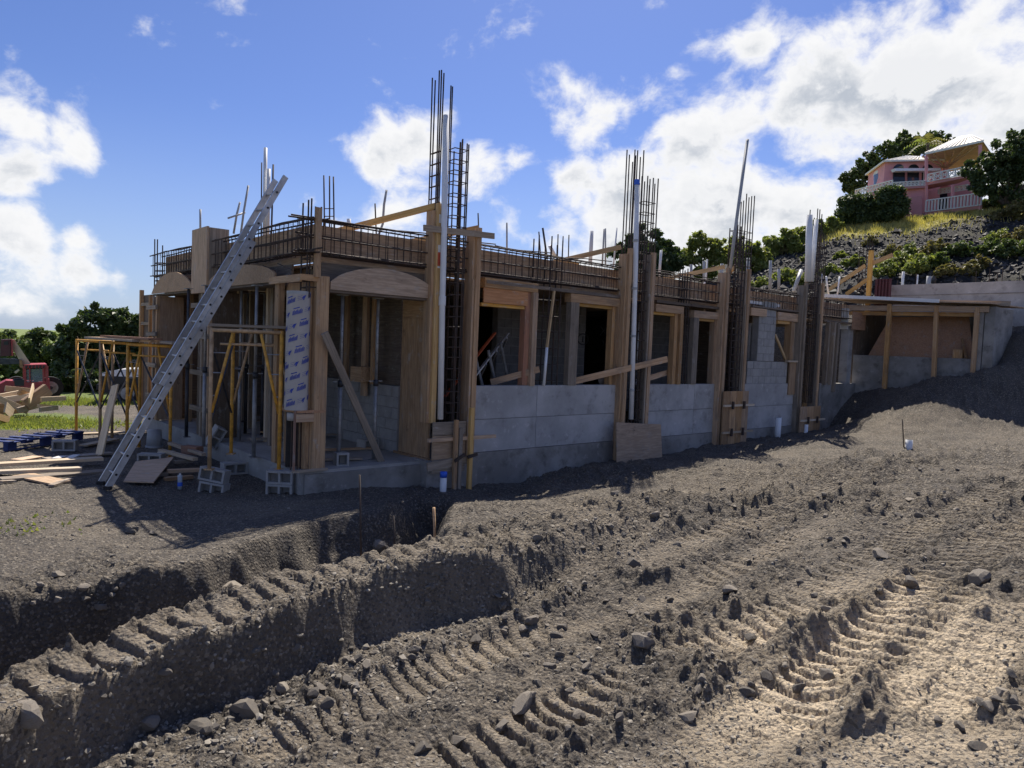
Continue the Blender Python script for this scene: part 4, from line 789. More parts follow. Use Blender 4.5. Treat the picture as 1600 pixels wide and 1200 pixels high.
# the wing at the far end: low wall, posts, sloping board roof, side wall
WING = empty('carport_wing', H(18.6, 0, 0), HROT, 'low open fronted wing with timber posts and a white edged plywood roof', 'building')
def wb(name, u0, u1, v0, v1, z0, z1, m, parent=None): return hbox(name, u0 - 18.6, u1 - 18.6, v0, v1, z0, z1, m, parent or WING)
wb('inner_partition', 18.75, 21.3, .12, .2, .0, 3.55, 'plywood_dark_and_shade'); wb('low_wall', 18.72, 18.95, -3.3, .1, .3, 2.16, 'concrete_raw'); wb('side_wall', 18.68, 20.35, -3.75, -3.5, .6, 3.64, 'concrete_raw'); wb('side_pier', 18.62, 18.9, -3.48, -3.32, .8, 3.5, 'concrete_raw')
board('fascia_beam', (0, .55, 3.66), (0, -3.6, 3.56), .16, .09, 'wood_lumber', WING); board('fascia_beam', (.15, .5, 3.5), (.15, -3.4, 3.42), .12, .06, 'wood_lumber', WING)
for (a, b_), (c_, d_), wd in (((1390, 475), (1382, 612), .12), ((1463, 478), (1459, 602), .11), ((1527, 480), (1520, 590), .11)):
    p = lf(a, b_, 18.55); q_ = lf(c_, d_, 18.55); board('timber_post', (-.08, q_[0], q_[1]), (-.02, p[0], p[1]), wd, .1, 'wood_lumber', WING, (0, 1, 0))
MB().prism([(-.2, 1.15, 3.95), (-.2, -3.7, 3.70), (2.6, -3.9, 3.74), (2.6, 1.15, 3.99)], (0, 0, .03)).build('roof_sheet', 'plywood_pale', WING)
board('roof_edge_board', (-.22, 1.2, 4.06), (-.22, -2.4, 3.80), .10, .04, 'white_paint', WING); board('loose_roof_board', (.6, -1.9, 3.83), (.4, -4.0, 3.74), .14, .04, 'wood_grey', WING)
MB().prism([(.45, -.2, 2.1), (.45, -3.2, 2.1), (.75, -2.9, 3.4), (.75, -.7, 3.4)], (.03, 0, 0)).build('leaning_sheet', 'plywood_orange', WING)
wb('beam_side_form', 18.05, 18.1, .05, .6, 2.95, 3.6, 'label_white'); wb('beam_soffit_form', 18.12, 19.0, -.1, -.05, 2.95, 3.5, 'plywood_orange'); wb('back_wall', 21.2, 21.35, -3.45, .1, .9, 3.6, 'concrete_raw')
board('leaning_offcut', (.25, -3.05, 2.17), (.45, -2.85, 2.75), .05, .04, 'wood_lumber', WING); wb('small_box', 18.85, 19.05, -2.95, -2.7, 2.165, 2.42, 'wood_lumber')
for v, z0 in ((.9, 1.22), (.55, 1.22), (.3, 1.0)): board('timber_post', (-1.2 - v, -.05, z0), (-1.15 - v, -.05, 3.1), .12, .10, 'wood_grey', WING, (0, 1, 0))
RET = empty('retaining_wall', H(22, -1.5, 3), HROT, 'long grey concrete retaining wall with pipe stubs at the hillside foot', 'wall')
RW = hbox('wall_body', 0, .25, -2.12, 1.9, -1.0, 1.67, 'concrete', RET); hbox('wall_return', .255, 1.2, -2.1, -1.85, -1.0, 1.6, 'concrete_raw', RET)
hbox('coping_joint', -.012, -.002, -2.1, 1.9, 1.28, 1.31, 'concrete_raw', RET)
for px_, py_, r_, m_, h_ in ((1409, 424, .045, 'pvc', .42), (1431, 429, .035, 'pvc', .3), (1449, 431, .075, 'pvc_grey', .35)):
    v_, z_ = lf(px_, py_, 22.3); MB().tube([(.42, v_ + 1.5, 1.3), (.4, v_ + 1.48, z_ - 3)], r_, 12).build('pipe_stub', m_, RET, True)
for k in range(7): MB().tube([(.1, -1.9 + k * .6, 1.66), (.1, -1.9 + k * .6, 1.85 + .1 * (k % 3))], .013, 5).build('starter_bar', 'rebar', RET)
for px_ in (1547, 1567):
    v_, z_ = lf(px_, 420, 22.1); MB().tube([(.1, v_ + 1.5, 1.66), (.1, v_ + 1.5, 2.1)], .013, 5).build('starter_bar', 'rebar', RET)

# ------------------------------------------------------------------ ladder
base = onz(163, 759, -.30); top = H(.35, 1.63, 4.58); ld = (top - base); Ld = ld.length
LAD = empty('extension_ladder', base, 0, 'aluminium extension ladder leaning against the corner of the house', 'ladder')
dz_ = ld.normalized(); sd_ = V.copy(); nn = dz_.cross(sd_).normalized()
if nn.x > 0: nn = -nn
def lad_sec(name, a, b_, off, wdt):
    fr_ = None
    for k, s_ in enumerate((-1, 1)):
        p = dz_ * a + sd_ * (s_ * wdt / 2) + nn * off; q = dz_ * b_ + sd_ * (s_ * wdt / 2) + nn * off
        o = MB().bar(p, q, .085, .028, nn).build('rail', 'aluminium', LAD)
        MB().bar(p + nn * .044, q + nn * .044, .008, .042, nn).build('rail_flange', 'aluminium', o)
    s = a + .2
    while s < b_ - .05:
        MB().tube([dz_ * s + sd_ * (-wdt / 2 - .02) + nn * off, dz_ * s + sd_ * (wdt / 2 + .02) + nn * off], .017, 8).build('rung', 'aluminium', LAD, True)
        for q_ in (-1, 1): MB().tube([dz_ * s + sd_ * (q_ * (wdt / 2 + .013)) + nn * off, dz_ * s + sd_ * (q_ * (wdt / 2 + .022)) + nn * off], .019, 8).build('rung_end', 'black_plastic', LAD)
        s += .305
lad_sec('base', 0.02, Ld * .78, 0, .44); lad_sec('fly', Ld * .30, Ld, .075, .40)
for s_ in (-1, 1): MB().box((-.05, -.03, -.02), (.05, .03, .03)).build('foot', 'rubber', LAD).location = sd_ * (s_ * .22)

# ------------------------------------------------------------------ scaffolds
def scaffold(org, e, n, frames, wd, hgt, label, ground_z, mt):
    S = empty('scaffold', org, 0, label, 'scaffold', 'yellow scaffold towers at the porch'); e = Vector(e).normalized(); n = Vector(n).normalized(); Z = Vector((0, 0, 1))
    for fi, off in enumerate(frames):
        o0 = n * off
        legs = []
        for s_ in (0, 1):
            b_ = o0 + e * (wd * s_); zb = gz(org.x + b_.x, org.y + b_.y) - org.z if ground_z is None else ground_z
            lg = MB().tube([b_ + Z * zb, b_ + Z * (hgt - .02)], .031, 8).build('leg', mt[(fi + s_) % len(mt)], S, True); legs.append(b_)
            MB().box((b_.x - .06, b_.y - .06, zb - .01), (b_.x + .06, b_.y + .06, zb + .012)).build('base_plate', 'scaffold_worn', lg)
        MB().tube([legs[0] + Z * (hgt - .05), legs[1] + Z * (hgt - .05)], .029, 8).build('top_bar', mt[0], S, True)
        MB().tube([legs[0] + e * .12 + Z * (hgt - .25), legs[1] - e * .12 + Z * (hgt - .25)], .018, 8).build('cross_bar', mt[0], S, True)
        for s_ in (0, 1):
            sg = 1 if s_ == 0 else -1; tp = legs[s_] + e * (sg * .30 * wd) + Z * (hgt - .08); bt = legs[s_] + e * (sg * .02) + Z * (hgt * .40)
            MB().tube([tp, bt], .024, 8).build('knee_brace', mt[(fi + 1) % len(mt)], S, True)
            for k in (.52, .68, .82):
                z = hgt * k; f = (k * hgt - hgt * .40) / (hgt * .60 - .08)
                MB().tube([legs[s_] + Z * z, bt.lerp(tp, f)], .010, 6).build('step_bar', 'galv', S)
    for a, b_ in zip(frames[:-1], frames[1:]):
        for s_ in (0, 1):
            p = n * a + e * (wd * s_); q = n * b_ + e * (wd * s_)
            MB().bar(p + Z * (hgt * .88), q + Z * (hgt * .32), .03, .012, e).build('cross_brace', 'steel_dark', S)
            MB().bar(p + Z * (hgt * .32), q + Z * (hgt * .88), .03, .012, e).build('cross_brace', 'steel_dark' if s_ == 0 else 'galv', S)
    return S
o1 = onz(327, 733, -.02)
scaffold(o1, (.985, .17, 0), (-.17, .985, 0), (0, 1.5), 1.0, 2.13, 'worn yellow scaffold frame standing at the porch corner beside the ladder', .0, ('scaffold_worn', 'scaffold_yellow'))
o2 = onz(176, 684, -.33) - Vector((.0, 0, 0))
e2 = Vector((.93, -.30, 0)).normalized(); n2v = Vector((.715, -.70, 0)).normalized()
o2 = onz(119, 677, -.34)
scaffold(o2, (.95, -.30, 0), (.715, -.70, 0), (0, 1.7, 3.35), 1.02, 2.13, 'yellow scaffold row on the far left with planks across its top', None, ('scaffold_yellow', 'scaffold_worn', 'scaffold_yellow'))
def loose(name, p, q, w_, t_, m, label, cat='board', group=None, side=(0, 0, 1)):
    o = board(name, p, q, w_, t_, m, None, side); return tag(o, label, cat, group)
def at_(o, e, n, a, b_, z):
    return Vector(o) + Vector(e).normalized() * a + Vector(n).normalized() * b_ + Vector((0, 0, z))
E1, N1 = (.985, .17, 0), (-.17, .985, 0); E2, N2 = (.95, -.30, 0), (.715, -.70, 0)
for k, (a, w_, lb) in enumerate(((.12, .24, 'grey scaffold plank, front of the three on the corner scaffold'), (.42, .26, 'scaffold plank in the middle of the corner scaffold deck'), (.74, .24, 'scaffold plank at the back of the corner scaffold deck'))):
    loose('scaffold_plank', at_(o1, E1, N1, -.05, a + .0, 2.155), at_(o1, E1, N1, 1.28, a + .05, 2.165), w_, .04, ('wood_grey', 'wood_grey', 'wood_lumber')[k], lb, 'plank', None, (0, 1, 0))
for k, (a, s0, s1, z, m_, lb) in enumerate(((.15, .6, 3.6, 2.155, 'wood_grey', 'grey plank at the outer edge of the long scaffold deck'), (.45, .3, 3.9, 2.16, 'wood_lumber', 'brown plank along the middle of the long scaffold deck'), (.78, .7, 4.2, 2.155, 'wood_grey', 'grey plank at the house side of the long scaffold deck'), (.35, 1.2, 4.0, 2.205, 'wood_red', 'red brown board lying on top of the long scaffold deck'))):
    loose('scaffold_plank', at_(o2, E2, N2, a, s0, z), at_(o2, E2, N2, a, s1, z + .0), .24, .04, m_, lb, 'plank', None, Vector(E2))

# ------------------------------------------------------------------ shoring props
def prop(u, v, h, label, m1='galv', m2='galv', z0=.0):
    P = empty('shoring_prop', H(u, v, z0), HROT, label, 'prop', 'steel shoring props under the roof deck'); c_ = h * .48
    MB().tube([(0, 0, .01), (0, 0, c_)], .034, 10).build('outer_tube', m1, P, True); MB().tube([(0, 0, c_ - .05), (0, 0, h - .01)], .026, 10).build('inner_tube', m2, P, True)
    MB().tube([(0, 0, c_ - .05), (0, 0, c_ + .05)], .045, 10).build('collar', 'steel_dark', P, True); MB().bar((-.13, 0, c_ + .03), (.13, .02, c_ + .03), .016, .016).build('handle', 'galv', P)
    for z in (.006, h - .006): MB().box((-.07, -.07, z - .006), (.07, .07, z + .006)).build('end_plate', 'galv', P)
    for k in range(6): MB().tube([(0, -.0275, c_ + .15 + k * .17), (0, -.0262, c_ + .15 + k * .17)], .007, 6).build('pin_hole', 'black_plastic', P)
prop(.78, .32, 2.7, 'pale steel prop, left of the two in the front porch opening'); prop(1.5, .45, 2.7, 'pale steel prop, right of the two in the front porch opening')
def prop_px(px_, py_, h, label, m1, m2, z0=0.0):
    p = onz(px_, py_, z0) - C; prop(p.dot(U), p.dot(V), h, label, m1, m2, z0)
prop_px(396, 715, 2.82, 'light grey steel prop right behind the corner scaffold braces', 'galv', 'galv')
prop_px(383, 678, 2.85, 'dark blue steel prop behind the corner scaffold braces', 'steel_dark', 'galv')
prop_px(409, 680, 2.85, 'dark steel prop deeper in the porch next to the plywood corner', 'steel_dark', 'galv')
prop_px(291, 683, 2.85, 'dark steel prop in the bright gap of the porch beside the ladder', 'steel_dark', 'steel_dark')
prop_px(318, 698, 2.85, 'grey steel prop just right of the ladder middle', 'galv', 'galv')
prop_px(373, 690, 2.85, 'slim grey prop near the yellow scaffold leg in the porch', 'galv', 'galv')
prop(4.05, 1.2, 2.9, 'thin pale prop seen in the left part of the first window'); prop(4.3, 1.7, 2.9, 'second thin prop deeper inside the first window'); prop(8.72, .8, 2.9, 'thin prop inside the narrow third window')
# step ladder folded inside the first window
SL = empty('step_ladder', H(3.75, .5, 0), HROT, 'grey and red stepladder leaning inside the first window opening', 'ladder')
for k, y_ in enumerate((0, .4)): MB().bar((-.5, y_, 1.0), (.75, y_ + .1, 2.25), .07, .025, (0, 1, 0)).build('rail', 'aluminium' if k == 0 else 'orange_paint', SL)
for k in range(5): MB().bar((-.35 + k * .25, .0, 1.15 + k * .25), (-.15 + k * .25, .42, .85 + k * .25), .06, .02, (0, 0, 1)).build('step', 'aluminium', SL)
for k in range(3): MB().bar((-.1 + k * .3, .02, 1.75 - .0 * k + .15 * k), (.2 + k * .3, .1, 1.1 + .1 * k), .06, .03).build('back_leg', 'galv', SL)

# leaning boards of the porch
pA = onz(606, 745, -.28); uA, zA = fr(507, 520, -.16)
loose('leaning_plank', pA, H(uA, -.16, zA), .11, .04, 'wood_grey', 'grey plank leaning diagonally across the front porch opening', 'plank', None, U)
pB = onz(155, 712, -.3); loose('leaning_plank', pB, ond(180, 602, 13.9), .17, .03, 'wood_pale', 'pale twisted plank leaning on the left scaffold leg', 'plank', None, (1, -.4, .1))

# ------------------------------------------------------------------ concrete blocks
def cinder(loc, rot, label, scale=1.0, parent=None):
    B = empty('concrete_block', loc, 0, label, 'block', 'loose concrete blocks by the porch'); B.rotation_euler = rot
    L, Wd, Hh, t_ = .40, .20, .20, .032
    mb = MB()   # cells open along local Y
    mb.box((-L / 2, -Wd / 2, 0), (L / 2, Wd / 2, t_)); mb.box((-L / 2, -Wd / 2, Hh - t_), (L / 2, Wd / 2, Hh))
    for x0 in (-L / 2, -t_ / 2, L / 2 - t_): mb.box((x0, -Wd / 2 + .001, t_), (x0 + t_, Wd / 2 - .001, Hh - t_))
    mb.build('block_shell', 'cmu', B); MB().box((-L / 2 + t_, .02, t_), (L / 2 - t_, .035, Hh - t_)).build('block_web', 'mortar', B); return B
def cp_(px_, py_, z): return onz(px_, py_, z)
def gp(px_, py_):
    p = gpix(px_, py_); return p
p = gp(439, 771); cinder(p + Vector((0, 0, -.05)), (0, 0, R(-3)), 'lower concrete block of the pair under the porch corner'); cinder(p + Vector((.0, .0, .155)), (0, 0, R(-1)), 'upper concrete block of the pair under the porch corner')
p = gp(333, 768); cinder(p + Vector((0, 0, -.06)), (R(-4), R(6), R(-8)), 'lower tilted concrete block beside the scrap wood'); cinder(p + Vector((-.01, .02, .15)), (R(-6), R(8), R(-6)), 'upper tilted concrete block with two open cells beside the scrap wood')
cinder(H(.9, .25, .0), (0, R(-90), R(30)), 'concrete block standing on end on the porch slab by the corner post')
cinder(onz(575, 702, 0), (0, 0, R(60)), 'concrete block lying on the porch floor near the block wall')
cinder(onz(344, 690, .0) + Vector((0, 0, .05)), (R(20), R(-60), R(20)), 'concrete block leaning on the porch column form')
p = gp(236, 728); cinder(p, (0, 0, R(5)), 'dark concrete block with open cells right of the ladder foot')
p = gp(362, 742); cinder(p + Vector((0, .1, 0)), (0, 0, R(40)), 'concrete block against the slab side behind the scaffold leg')
cinder(gp(28, 0 + 705) + Vector((.9, 0, .02)), (0, 0, R(15)), 'grey block standing in front of the blue pallet')

# ------------------------------------------------------------------ scrap around the ladder foot
def flat(px0, py0, px1, py1, w_, t_, m, label, lift=.03, name='timber_board', cat='board'):
    p = gpix(px0, py0); q = gpix(px1, py1); p.z += lift; q.z += lift
    return loose(name, p, q, w_, t_, m, label, cat, 'loose boards around the ladder foot', (q - p).cross(Vector((0, 0, 1))))
flat(-10, 738, 160, 728, .2, .05, 'wood_pale', 'long pale plank on the ground left of the ladder, uppermost', .12); flat(-10, 744, 128, 738, .16, .05, 'wood_pale', 'shorter pale plank under the long one left of the ladder', .06)
flat(0, 752, 165, 738, .25, .03, 'wood_grey', 'grey board under the pale planks left of the ladder', .02); flat(35, 745, 95, 757, .3, .025, 'plywood_pale', 'tilted plywood offcut below the pale planks', .02)
flat(80, 762, 110, 752, .09, .03, 'wood_grey', 'short grey stick on the shaded dirt near the ladder foot'); flat(0, 757, 22, 755, .1, .03, 'wood_grey', 'board end at the left picture edge')
flat(70, 722, 175, 712, .22, .03, 'wood_grey', 'dark grey board behind the pale planks', .05); flat(130, 700, 180, 690, .2, .03, 'wood_pale', 'pale board between the pallet and the leaning plank', .05)
flat(115, 681, 235, 676, .2, .03, 'wood_pale', 'sunlit pale board at the scaffold feet', .03); flat(25, 722, 60, 716, .24, .02, 'plywood_pale', 'square grey sheet on the ground behind the pale planks', .03)
flat(86, 728, 98, 722, .12, .02, 'label_white', 'small white tile scrap, left of the pair behind the planks', .10); flat(108, 727, 120, 720, .12, .02, 'label_white', 'small white tile scrap, right of the pair behind the planks', .10)
P0 = [gpix(a, b_) for a, b_ in ((193, 758), (240, 761), (271, 731), (212, 732))]
o = MB().prism([Vector((q.x, q.y, q.z + l)) - P0[0] for q, l in zip(P0, (.03, .06, .16, .10))], (0, 0, .02)).build('plywood_sheet', 'plywood_pale'); o.location = P0[0]; tag(o, 'weathered grey plywood sheet lying tilted right of the ladder foot', 'sheet')
for k, (a, b_, c_, d_, w_, m_, l_, lb) in enumerate(((250, 722, 305, 738, .09, 'wood_pale', .2, 'pale batten on top of the scrap heap'), (265, 716, 318, 736, .08, 'wood_grey', .28, 'grey batten leaning across the scrap heap'), (262, 745, 312, 742, .12, 'wood_lumber', .08, 'brown board at the base of the scrap heap'), (258, 752, 300, 748, .11, 'wood_lumber', .03, 'brown board lowest in the scrap heap'), (215, 748, 262, 743, .1, 'wood_grey', .02, 'grey board under the plywood sheet'), (288, 725, 312, 728, .16, 'wood_red', .26, 'red brown timber block on the scrap heap'), (251, 725, 268, 722, .16, 'wood_pale', .18, 'pale offcut at the left of the scrap heap'), (272, 735, 300, 733, .1, 'wood_grey', .14, 'short grey offcut inside the scrap heap'))):
    flat(a, b_, c_, d_, w_, .05 if 'block' not in lb else .14, m_, lb, l_)
p = gp(281, 765); BT = empty('plastic_bottle', p, 0, 'small clear plastic bottle with a blue label by the scrap heap', 'bottle')
MB().tube([(0, 0, 0), (0, 0, .16), (0, 0, .19), (0, 0, .215)], .034, 12).build('bottle_body', 'plastic_bottle', BT, True); MB().tube([(0, 0, .05), (0, 0, .11)], .0355, 12, False).build('bottle_label', 'tape_blue', BT); MB().tube([(0, 0, .215), (0, 0, .24)], .016, 10).build('bottle_cap', 'label_white', BT)
p = gp(241, 700); BK = empty('bucket', p, 0, 'upturned grey plastic bucket behind the ladder', 'bucket')
MB().tube([(0, 0, 0), (0, 0, .36)], .16, 20, True, .13).build('bucket_body', 'pvc_grey', BK, True); MB().tube([(0, 0, .0), (0, 0, .04)], .17, 20).build('bucket_rim', 'pvc_grey', BK, True)
# blue pallet standing low on the gravel
p0 = gp(12, 706); p1 = gp(130, 690); d_ = (p1 - p0); d_.z = 0; yaw = math.atan2(d_.y, d_.x)
PAL = empty('pallet', p0, yaw, 'dark blue wooden pallet lying on the gravel at the left', 'pallet'); Lp = d_.length; Lp = min(Lp, 2.4)
for k in range(3): hbox('stringer_block', k * (Lp - .2) / 2, k * (Lp - .2) / 2 + .2, 0, .1, .02, .14, 'pallet_blue', PAL)
for k in range(3): hbox('stringer_block', k * (Lp - .2) / 2, k * (Lp - .2) / 2 + .2, .43, .53, .02, .14, 'pallet_blue', PAL)
for k in range(7): hbox('deck_slat', k * (Lp - .12) / 6, k * (Lp - .12) / 6 + .12, -.02, .56, .165, .185, 'pallet_blue', PAL)
hbox('stringer_board', 0, Lp, -.015, .11, .142, .163, 'pallet_blue', PAL); hbox('stringer_board', 0, Lp, .42, .54, .142, .163, 'pallet_blue', PAL); hbox('bottom_board', 0, Lp, 0, .1, .0, .018, 'pallet_blue', PAL)

# ------------------------------------------------------------------ ground stakes and pipe stubs
def stake(px_, pt, pb, r_, m_, label, z=None, name='rebar_stake', cat='stake'):
    b_ = gpix(px_, pb) if z is None else onz(px_, pb, z); D = b_.y; t_ = ond(px_ - 1, pt, 1); k = b_.length / t_.length
    tp = ond(px_ - 3, pt, (b_ - Vector((0, 0, EYE))).dot(Vector((0, cp, -sp))))
    o = MB().tube([Vector((0, 0, -.15)), tp - b_], r_, 8).build(name, m_, None, True); o.location = b_; return tag(o, label, cat)
stake(565, 742, 862, .010, 'rebar', 'tall thin rebar stake standing at the back of the trench', -.30); stake(618, 806, 866, .009, 'rebar', 'short rusty stake in the trench right of the tall one', -.35)
stake(681, 793, 850, .016, 'wood_lumber', 'brown wooden stake in the trench notch', -.45, 'wooden_stake'); stake(1413, 655, 697, .012, 'rebar', 'black rebar stake beside the white pipe stub on the slope')
def stub(px_, pt, pb, r_, label, cap=None, u_v=None):
    if u_v is None: b_ = gpix(px_, pb)
    else: u_, z_ = fr(px_, pb, u_v); b_ = H(u_, u_v, z_)
    Dp = (b_ - Vector((0, 0, EYE))).dot(Vector((0, cp, -sp))); h_ = max(.1, (ond(px_, pt, Dp) - b_).z)
    S = empty('pipe_stub', b_, 0, label, 'pipe'); MB().tube([(0, 0, -.3), (0, 0, h_)], r_, 16, True).build('pipe_body', 'pvc', S, True)
    if cap: MB().tube([(0, 0, h_ - .09), (0, 0, h_ + .004)], r_ + .004, 16).build('tape_cap', cap, S, True)
    else: MB().tube([(0, 0, h_ - .002), (0, 0, h_ + .002)], r_ * .85, 16).build('pipe_mouth', 'mark_black', S)
stub(692, 737, 771, .055, 'white pipe stub with a blue taped top by the first column', 'tape_blue', -.55); stub(1215, 652, 680, .08, 'wide white pipe stub in front of the far concrete wall', None, -.25); stub(1259, 663, 681, .05, 'short white pipe stub at the foot of the last column', None, -.55)
stub(1420, 687, 699, .07, 'white capped pipe stub on the sunlit dirt slope')

# ------------------------------------------------------------------ vegetation
LEAVES = {}
def leaf_cloud(name, blobs, n, size, m, seed, up=.25, shell=.55, clump=True):
    """crown of n small leaf faces spread through the given ellipsoids"""
    g = np.random.default_rng(seed); B = np.array(blobs, float); vol = (B[:, 3] * B[:, 4] * B[:, 5]) ** .75; k = g.choice(len(B), n, p=vol / vol.sum())
    d = g.normal(size=(n, 3)); d /= np.linalg.norm(d, axis=1, keepdims=True); rr_ = g.uniform(shell ** 3, 1, n) ** (1 / 3)
    rr_ *= 1 + .22 * vnoise(d[:, 0] * 3 + k * 7.1, d[:, 1] * 3 + d[:, 2] * 2.3, seed) + .10 * g.normal(size=n)
    nsub = 26; sd_ = g.normal(size=(len(B), nsub, 3)); sd_ /= np.linalg.norm(sd_, axis=2, keepdims=True); sd_ *= g.uniform(.45, 1.08, (len(B), nsub, 1)); sr_ = g.uniform(.12, .34, (len(B), nsub))
    j = g.integers(0, nsub, n)
    if not clump: P = B[k, :3] + np.sign(d) * np.abs(d) ** .6 * rr_[:, None] * B[k, 3:6] * np.array([.86, .86, .95])
    else: P = B[k, :3] + (sd_[k, j] + d * rr_[:, None] * sr_[k, j][:, None]) * B[k, 3:6]
    core = (g.random(n) < .06) & clump; P[core] = (B[k, :3] + d * (.75 * rr_[:, None]) * B[k, 3:6])[core]
    nrm = d * .6 + g.normal(size=(n, 3)) * .7 + np.array([0, 0, up]); nrm /= np.linalg.norm(nrm, axis=1, keepdims=True)
    t_ = np.cross(nrm, g.normal(size=(n, 3))); t_ /= np.linalg.norm(t_, axis=1, keepdims=True); b2 = np.cross(nrm, t_)
    s = size * g.uniform(.55, 1.25, n)[:, None]; t_ = t_ * s; b2 = b2 * s * .55
    co = np.stack([P - t_, P - b2 * .9 + nrm * s * .12, P + t_, P + b2 * .9 + nrm * s * .12], 1).reshape(-1, 3)
    me = np_mesh(name, co, np.arange(4 * n).reshape(-1, 4), m); a = me.attributes.new('leaf', 'FLOAT', 'POINT'); a.data.foreach_set('value', np.repeat(g.uniform(0, 1, n), 4).astype(np.float32)); return me
def tree(name, label, base, blobs, n, size, m, seed, group=None, trunk=.16, cat='tree', up=.25, clump=True):
    T = empty(name, base, 0, label, cat, group); link(bpy.data.objects.new('crown', leaf_cloud('crown', blobs, n, size, m, seed, up, .55, cat != 'hedge')), T)
    rs = random.Random(seed); mb = MB(); h_ = min(b_[2] for b_ in blobs); cx_ = sum(b_[0] for b_ in blobs) / len(blobs); cy_ = sum(b_[1] for b_ in blobs) / len(blobs)
    fork = Vector((cx_ * .3, cy_ * .3, max(.3, h_ * .6))); mb.tube([(0, 0, -.3), fork * .5 + Vector((.05, 0, 0)), fork], trunk, 8, True, trunk * .7)
    for b_ in blobs: c_ = Vector(b_[:3]); mb.tube([fork, fork.lerp(c_, .5) + Vector((rs.uniform(-.2, .2), rs.uniform(-.2, .2), .1)), c_ + Vector((0, 0, b_[5] * .3))], trunk * .5, 6, True, trunk * .15)
    mb.build('trunk', 'bark', T, True); return T
def crown_px(base, D, spots):
    """blobs for a crown whose lumps stand at these places, radius in metres from the picture scale"""
    out = []
    for i, (a, b_, r_) in enumerate(spots):
        p = ond(a, b_, D) - base; rm = r_ * D / F; out.append((p.x, p.y + (i % 3 - 1) * rm * .4, p.z, rm, rm, rm * .9))
    return out
def tree_px(name, label, D, basepx, spots, n, size, m, seed, group=None, trunk=.16, cat='tree', ground=True):
    b_ = ond(basepx[0], basepx[1], D)
    if ground: b_.z = gz(b_.x, b_.y)
    return tree(name, label, b_, crown_px(b_, D, spots), n, size, m, seed, group, trunk, cat)
gL = 'trees along the far left edge of the site'
tree_px('broadleaf_tree', 'tall dark broadleaf tree, highest of the left row', 33, (150, 605), [(148, 505, 30), (120, 535, 36), (165, 540, 40), (140, 575, 40), (175, 500, 20), (105, 580, 30)], 22000, .15, 'leaf_dark', 1, gL)
tree_px('broadleaf_tree', 'dark broadleaf tree just left of the scaffold tower', 34, (200, 605), [(195, 505, 24), (215, 520, 30), (190, 545, 36), (215, 575, 34), (240, 545, 30)], 18000, .15, 'leaf_dark', 2, gL)
tree_px('broadleaf_tree', 'rounded green tree behind the red cab on the left', 36, (85, 605), [(85, 545, 32), (60, 560, 34), (95, 575, 36), (70, 590, 28)], 15000, .15, 'leaf_mid', 3, gL)
tree_px('broadleaf_tree', 'pale green tree at the left picture edge behind the loader boom', 42, (25, 605), [(20, 548, 34), (-15, 550, 36), (45, 560, 30), (15, 585, 34), (-30, 580, 34)], 14000, .17, 'leaf_mid', 4, gL)
tree_px('broadleaf_tree', 'green tree glimpsed through the porch behind the ladder', 36, (290, 605), [(285, 510, 26), (300, 535, 34), (265, 560, 34), (320, 570, 34), (285, 585, 30)], 9000, .19, 'leaf_mid', 5, gL)
tree_px('broadleaf_tree', 'green tree behind the porch deep in its shade', 38, (370, 605), [(360, 540, 36), (400, 560, 36), (380, 590, 30), (345, 585, 28)], 5000, .2, 'leaf_mid', 6, gL)
tree_px('understorey_bush', 'low dark bush under the left tree row by the grass', 31, (120, 606), [(120, 592, 20), (150, 595, 18), (95, 596, 16), (180, 596, 18)], 4000, .14, 'leaf_dark', 7, None, .05, 'bush')
tree_px('broadleaf_tree', 'dense dark round tree behind the second column', 42, (1010, 440), [(1005, 385, 30), (975, 398, 22), (1040, 395, 26), (1015, 415, 30), (1055, 412, 16), (985, 420, 24)], 17000, .14, 'leaf_dark', 8)
tree_px('broadleaf_tree', 'loose green tree between the round tree and the third column', 44, (1100, 440), [(1088, 375, 15), (1108, 388, 20), (1078, 400, 18), (1130, 400, 18), (1100, 420, 22)], 12000, .13, 'leaf_bright', 9)
tree_px('broadleaf_tree', 'dark sparse tree behind the third column cage', 46, (1165, 440), [(1145, 385, 17), (1172, 392, 20), (1195, 400, 15), (1150, 408, 20), (1185, 414, 17)], 9000, .13, 'leaf_bright', 10)
tree_px('hillside_shrub', 'bright yellow green shrubs on the skyline left of the fourth column', 50, (1215, 392), [(1205, 382, 18), (1230, 374, 17), (1255, 366, 16), (1240, 385, 16)], 9000, .14, 'leaf_bright', 11, None, .05, 'shrub')
tree_px('hillside_shrub', 'bright shrubs on the skyline right of the fourth column', 53, (1290, 366), [(1280, 358, 15), (1300, 350, 12), (1265, 366, 13), (1308, 358, 10)], 7000, .14, 'leaf_bright', 12, None, .05, 'shrub')
gW = 'green weeds on the rubble slope'
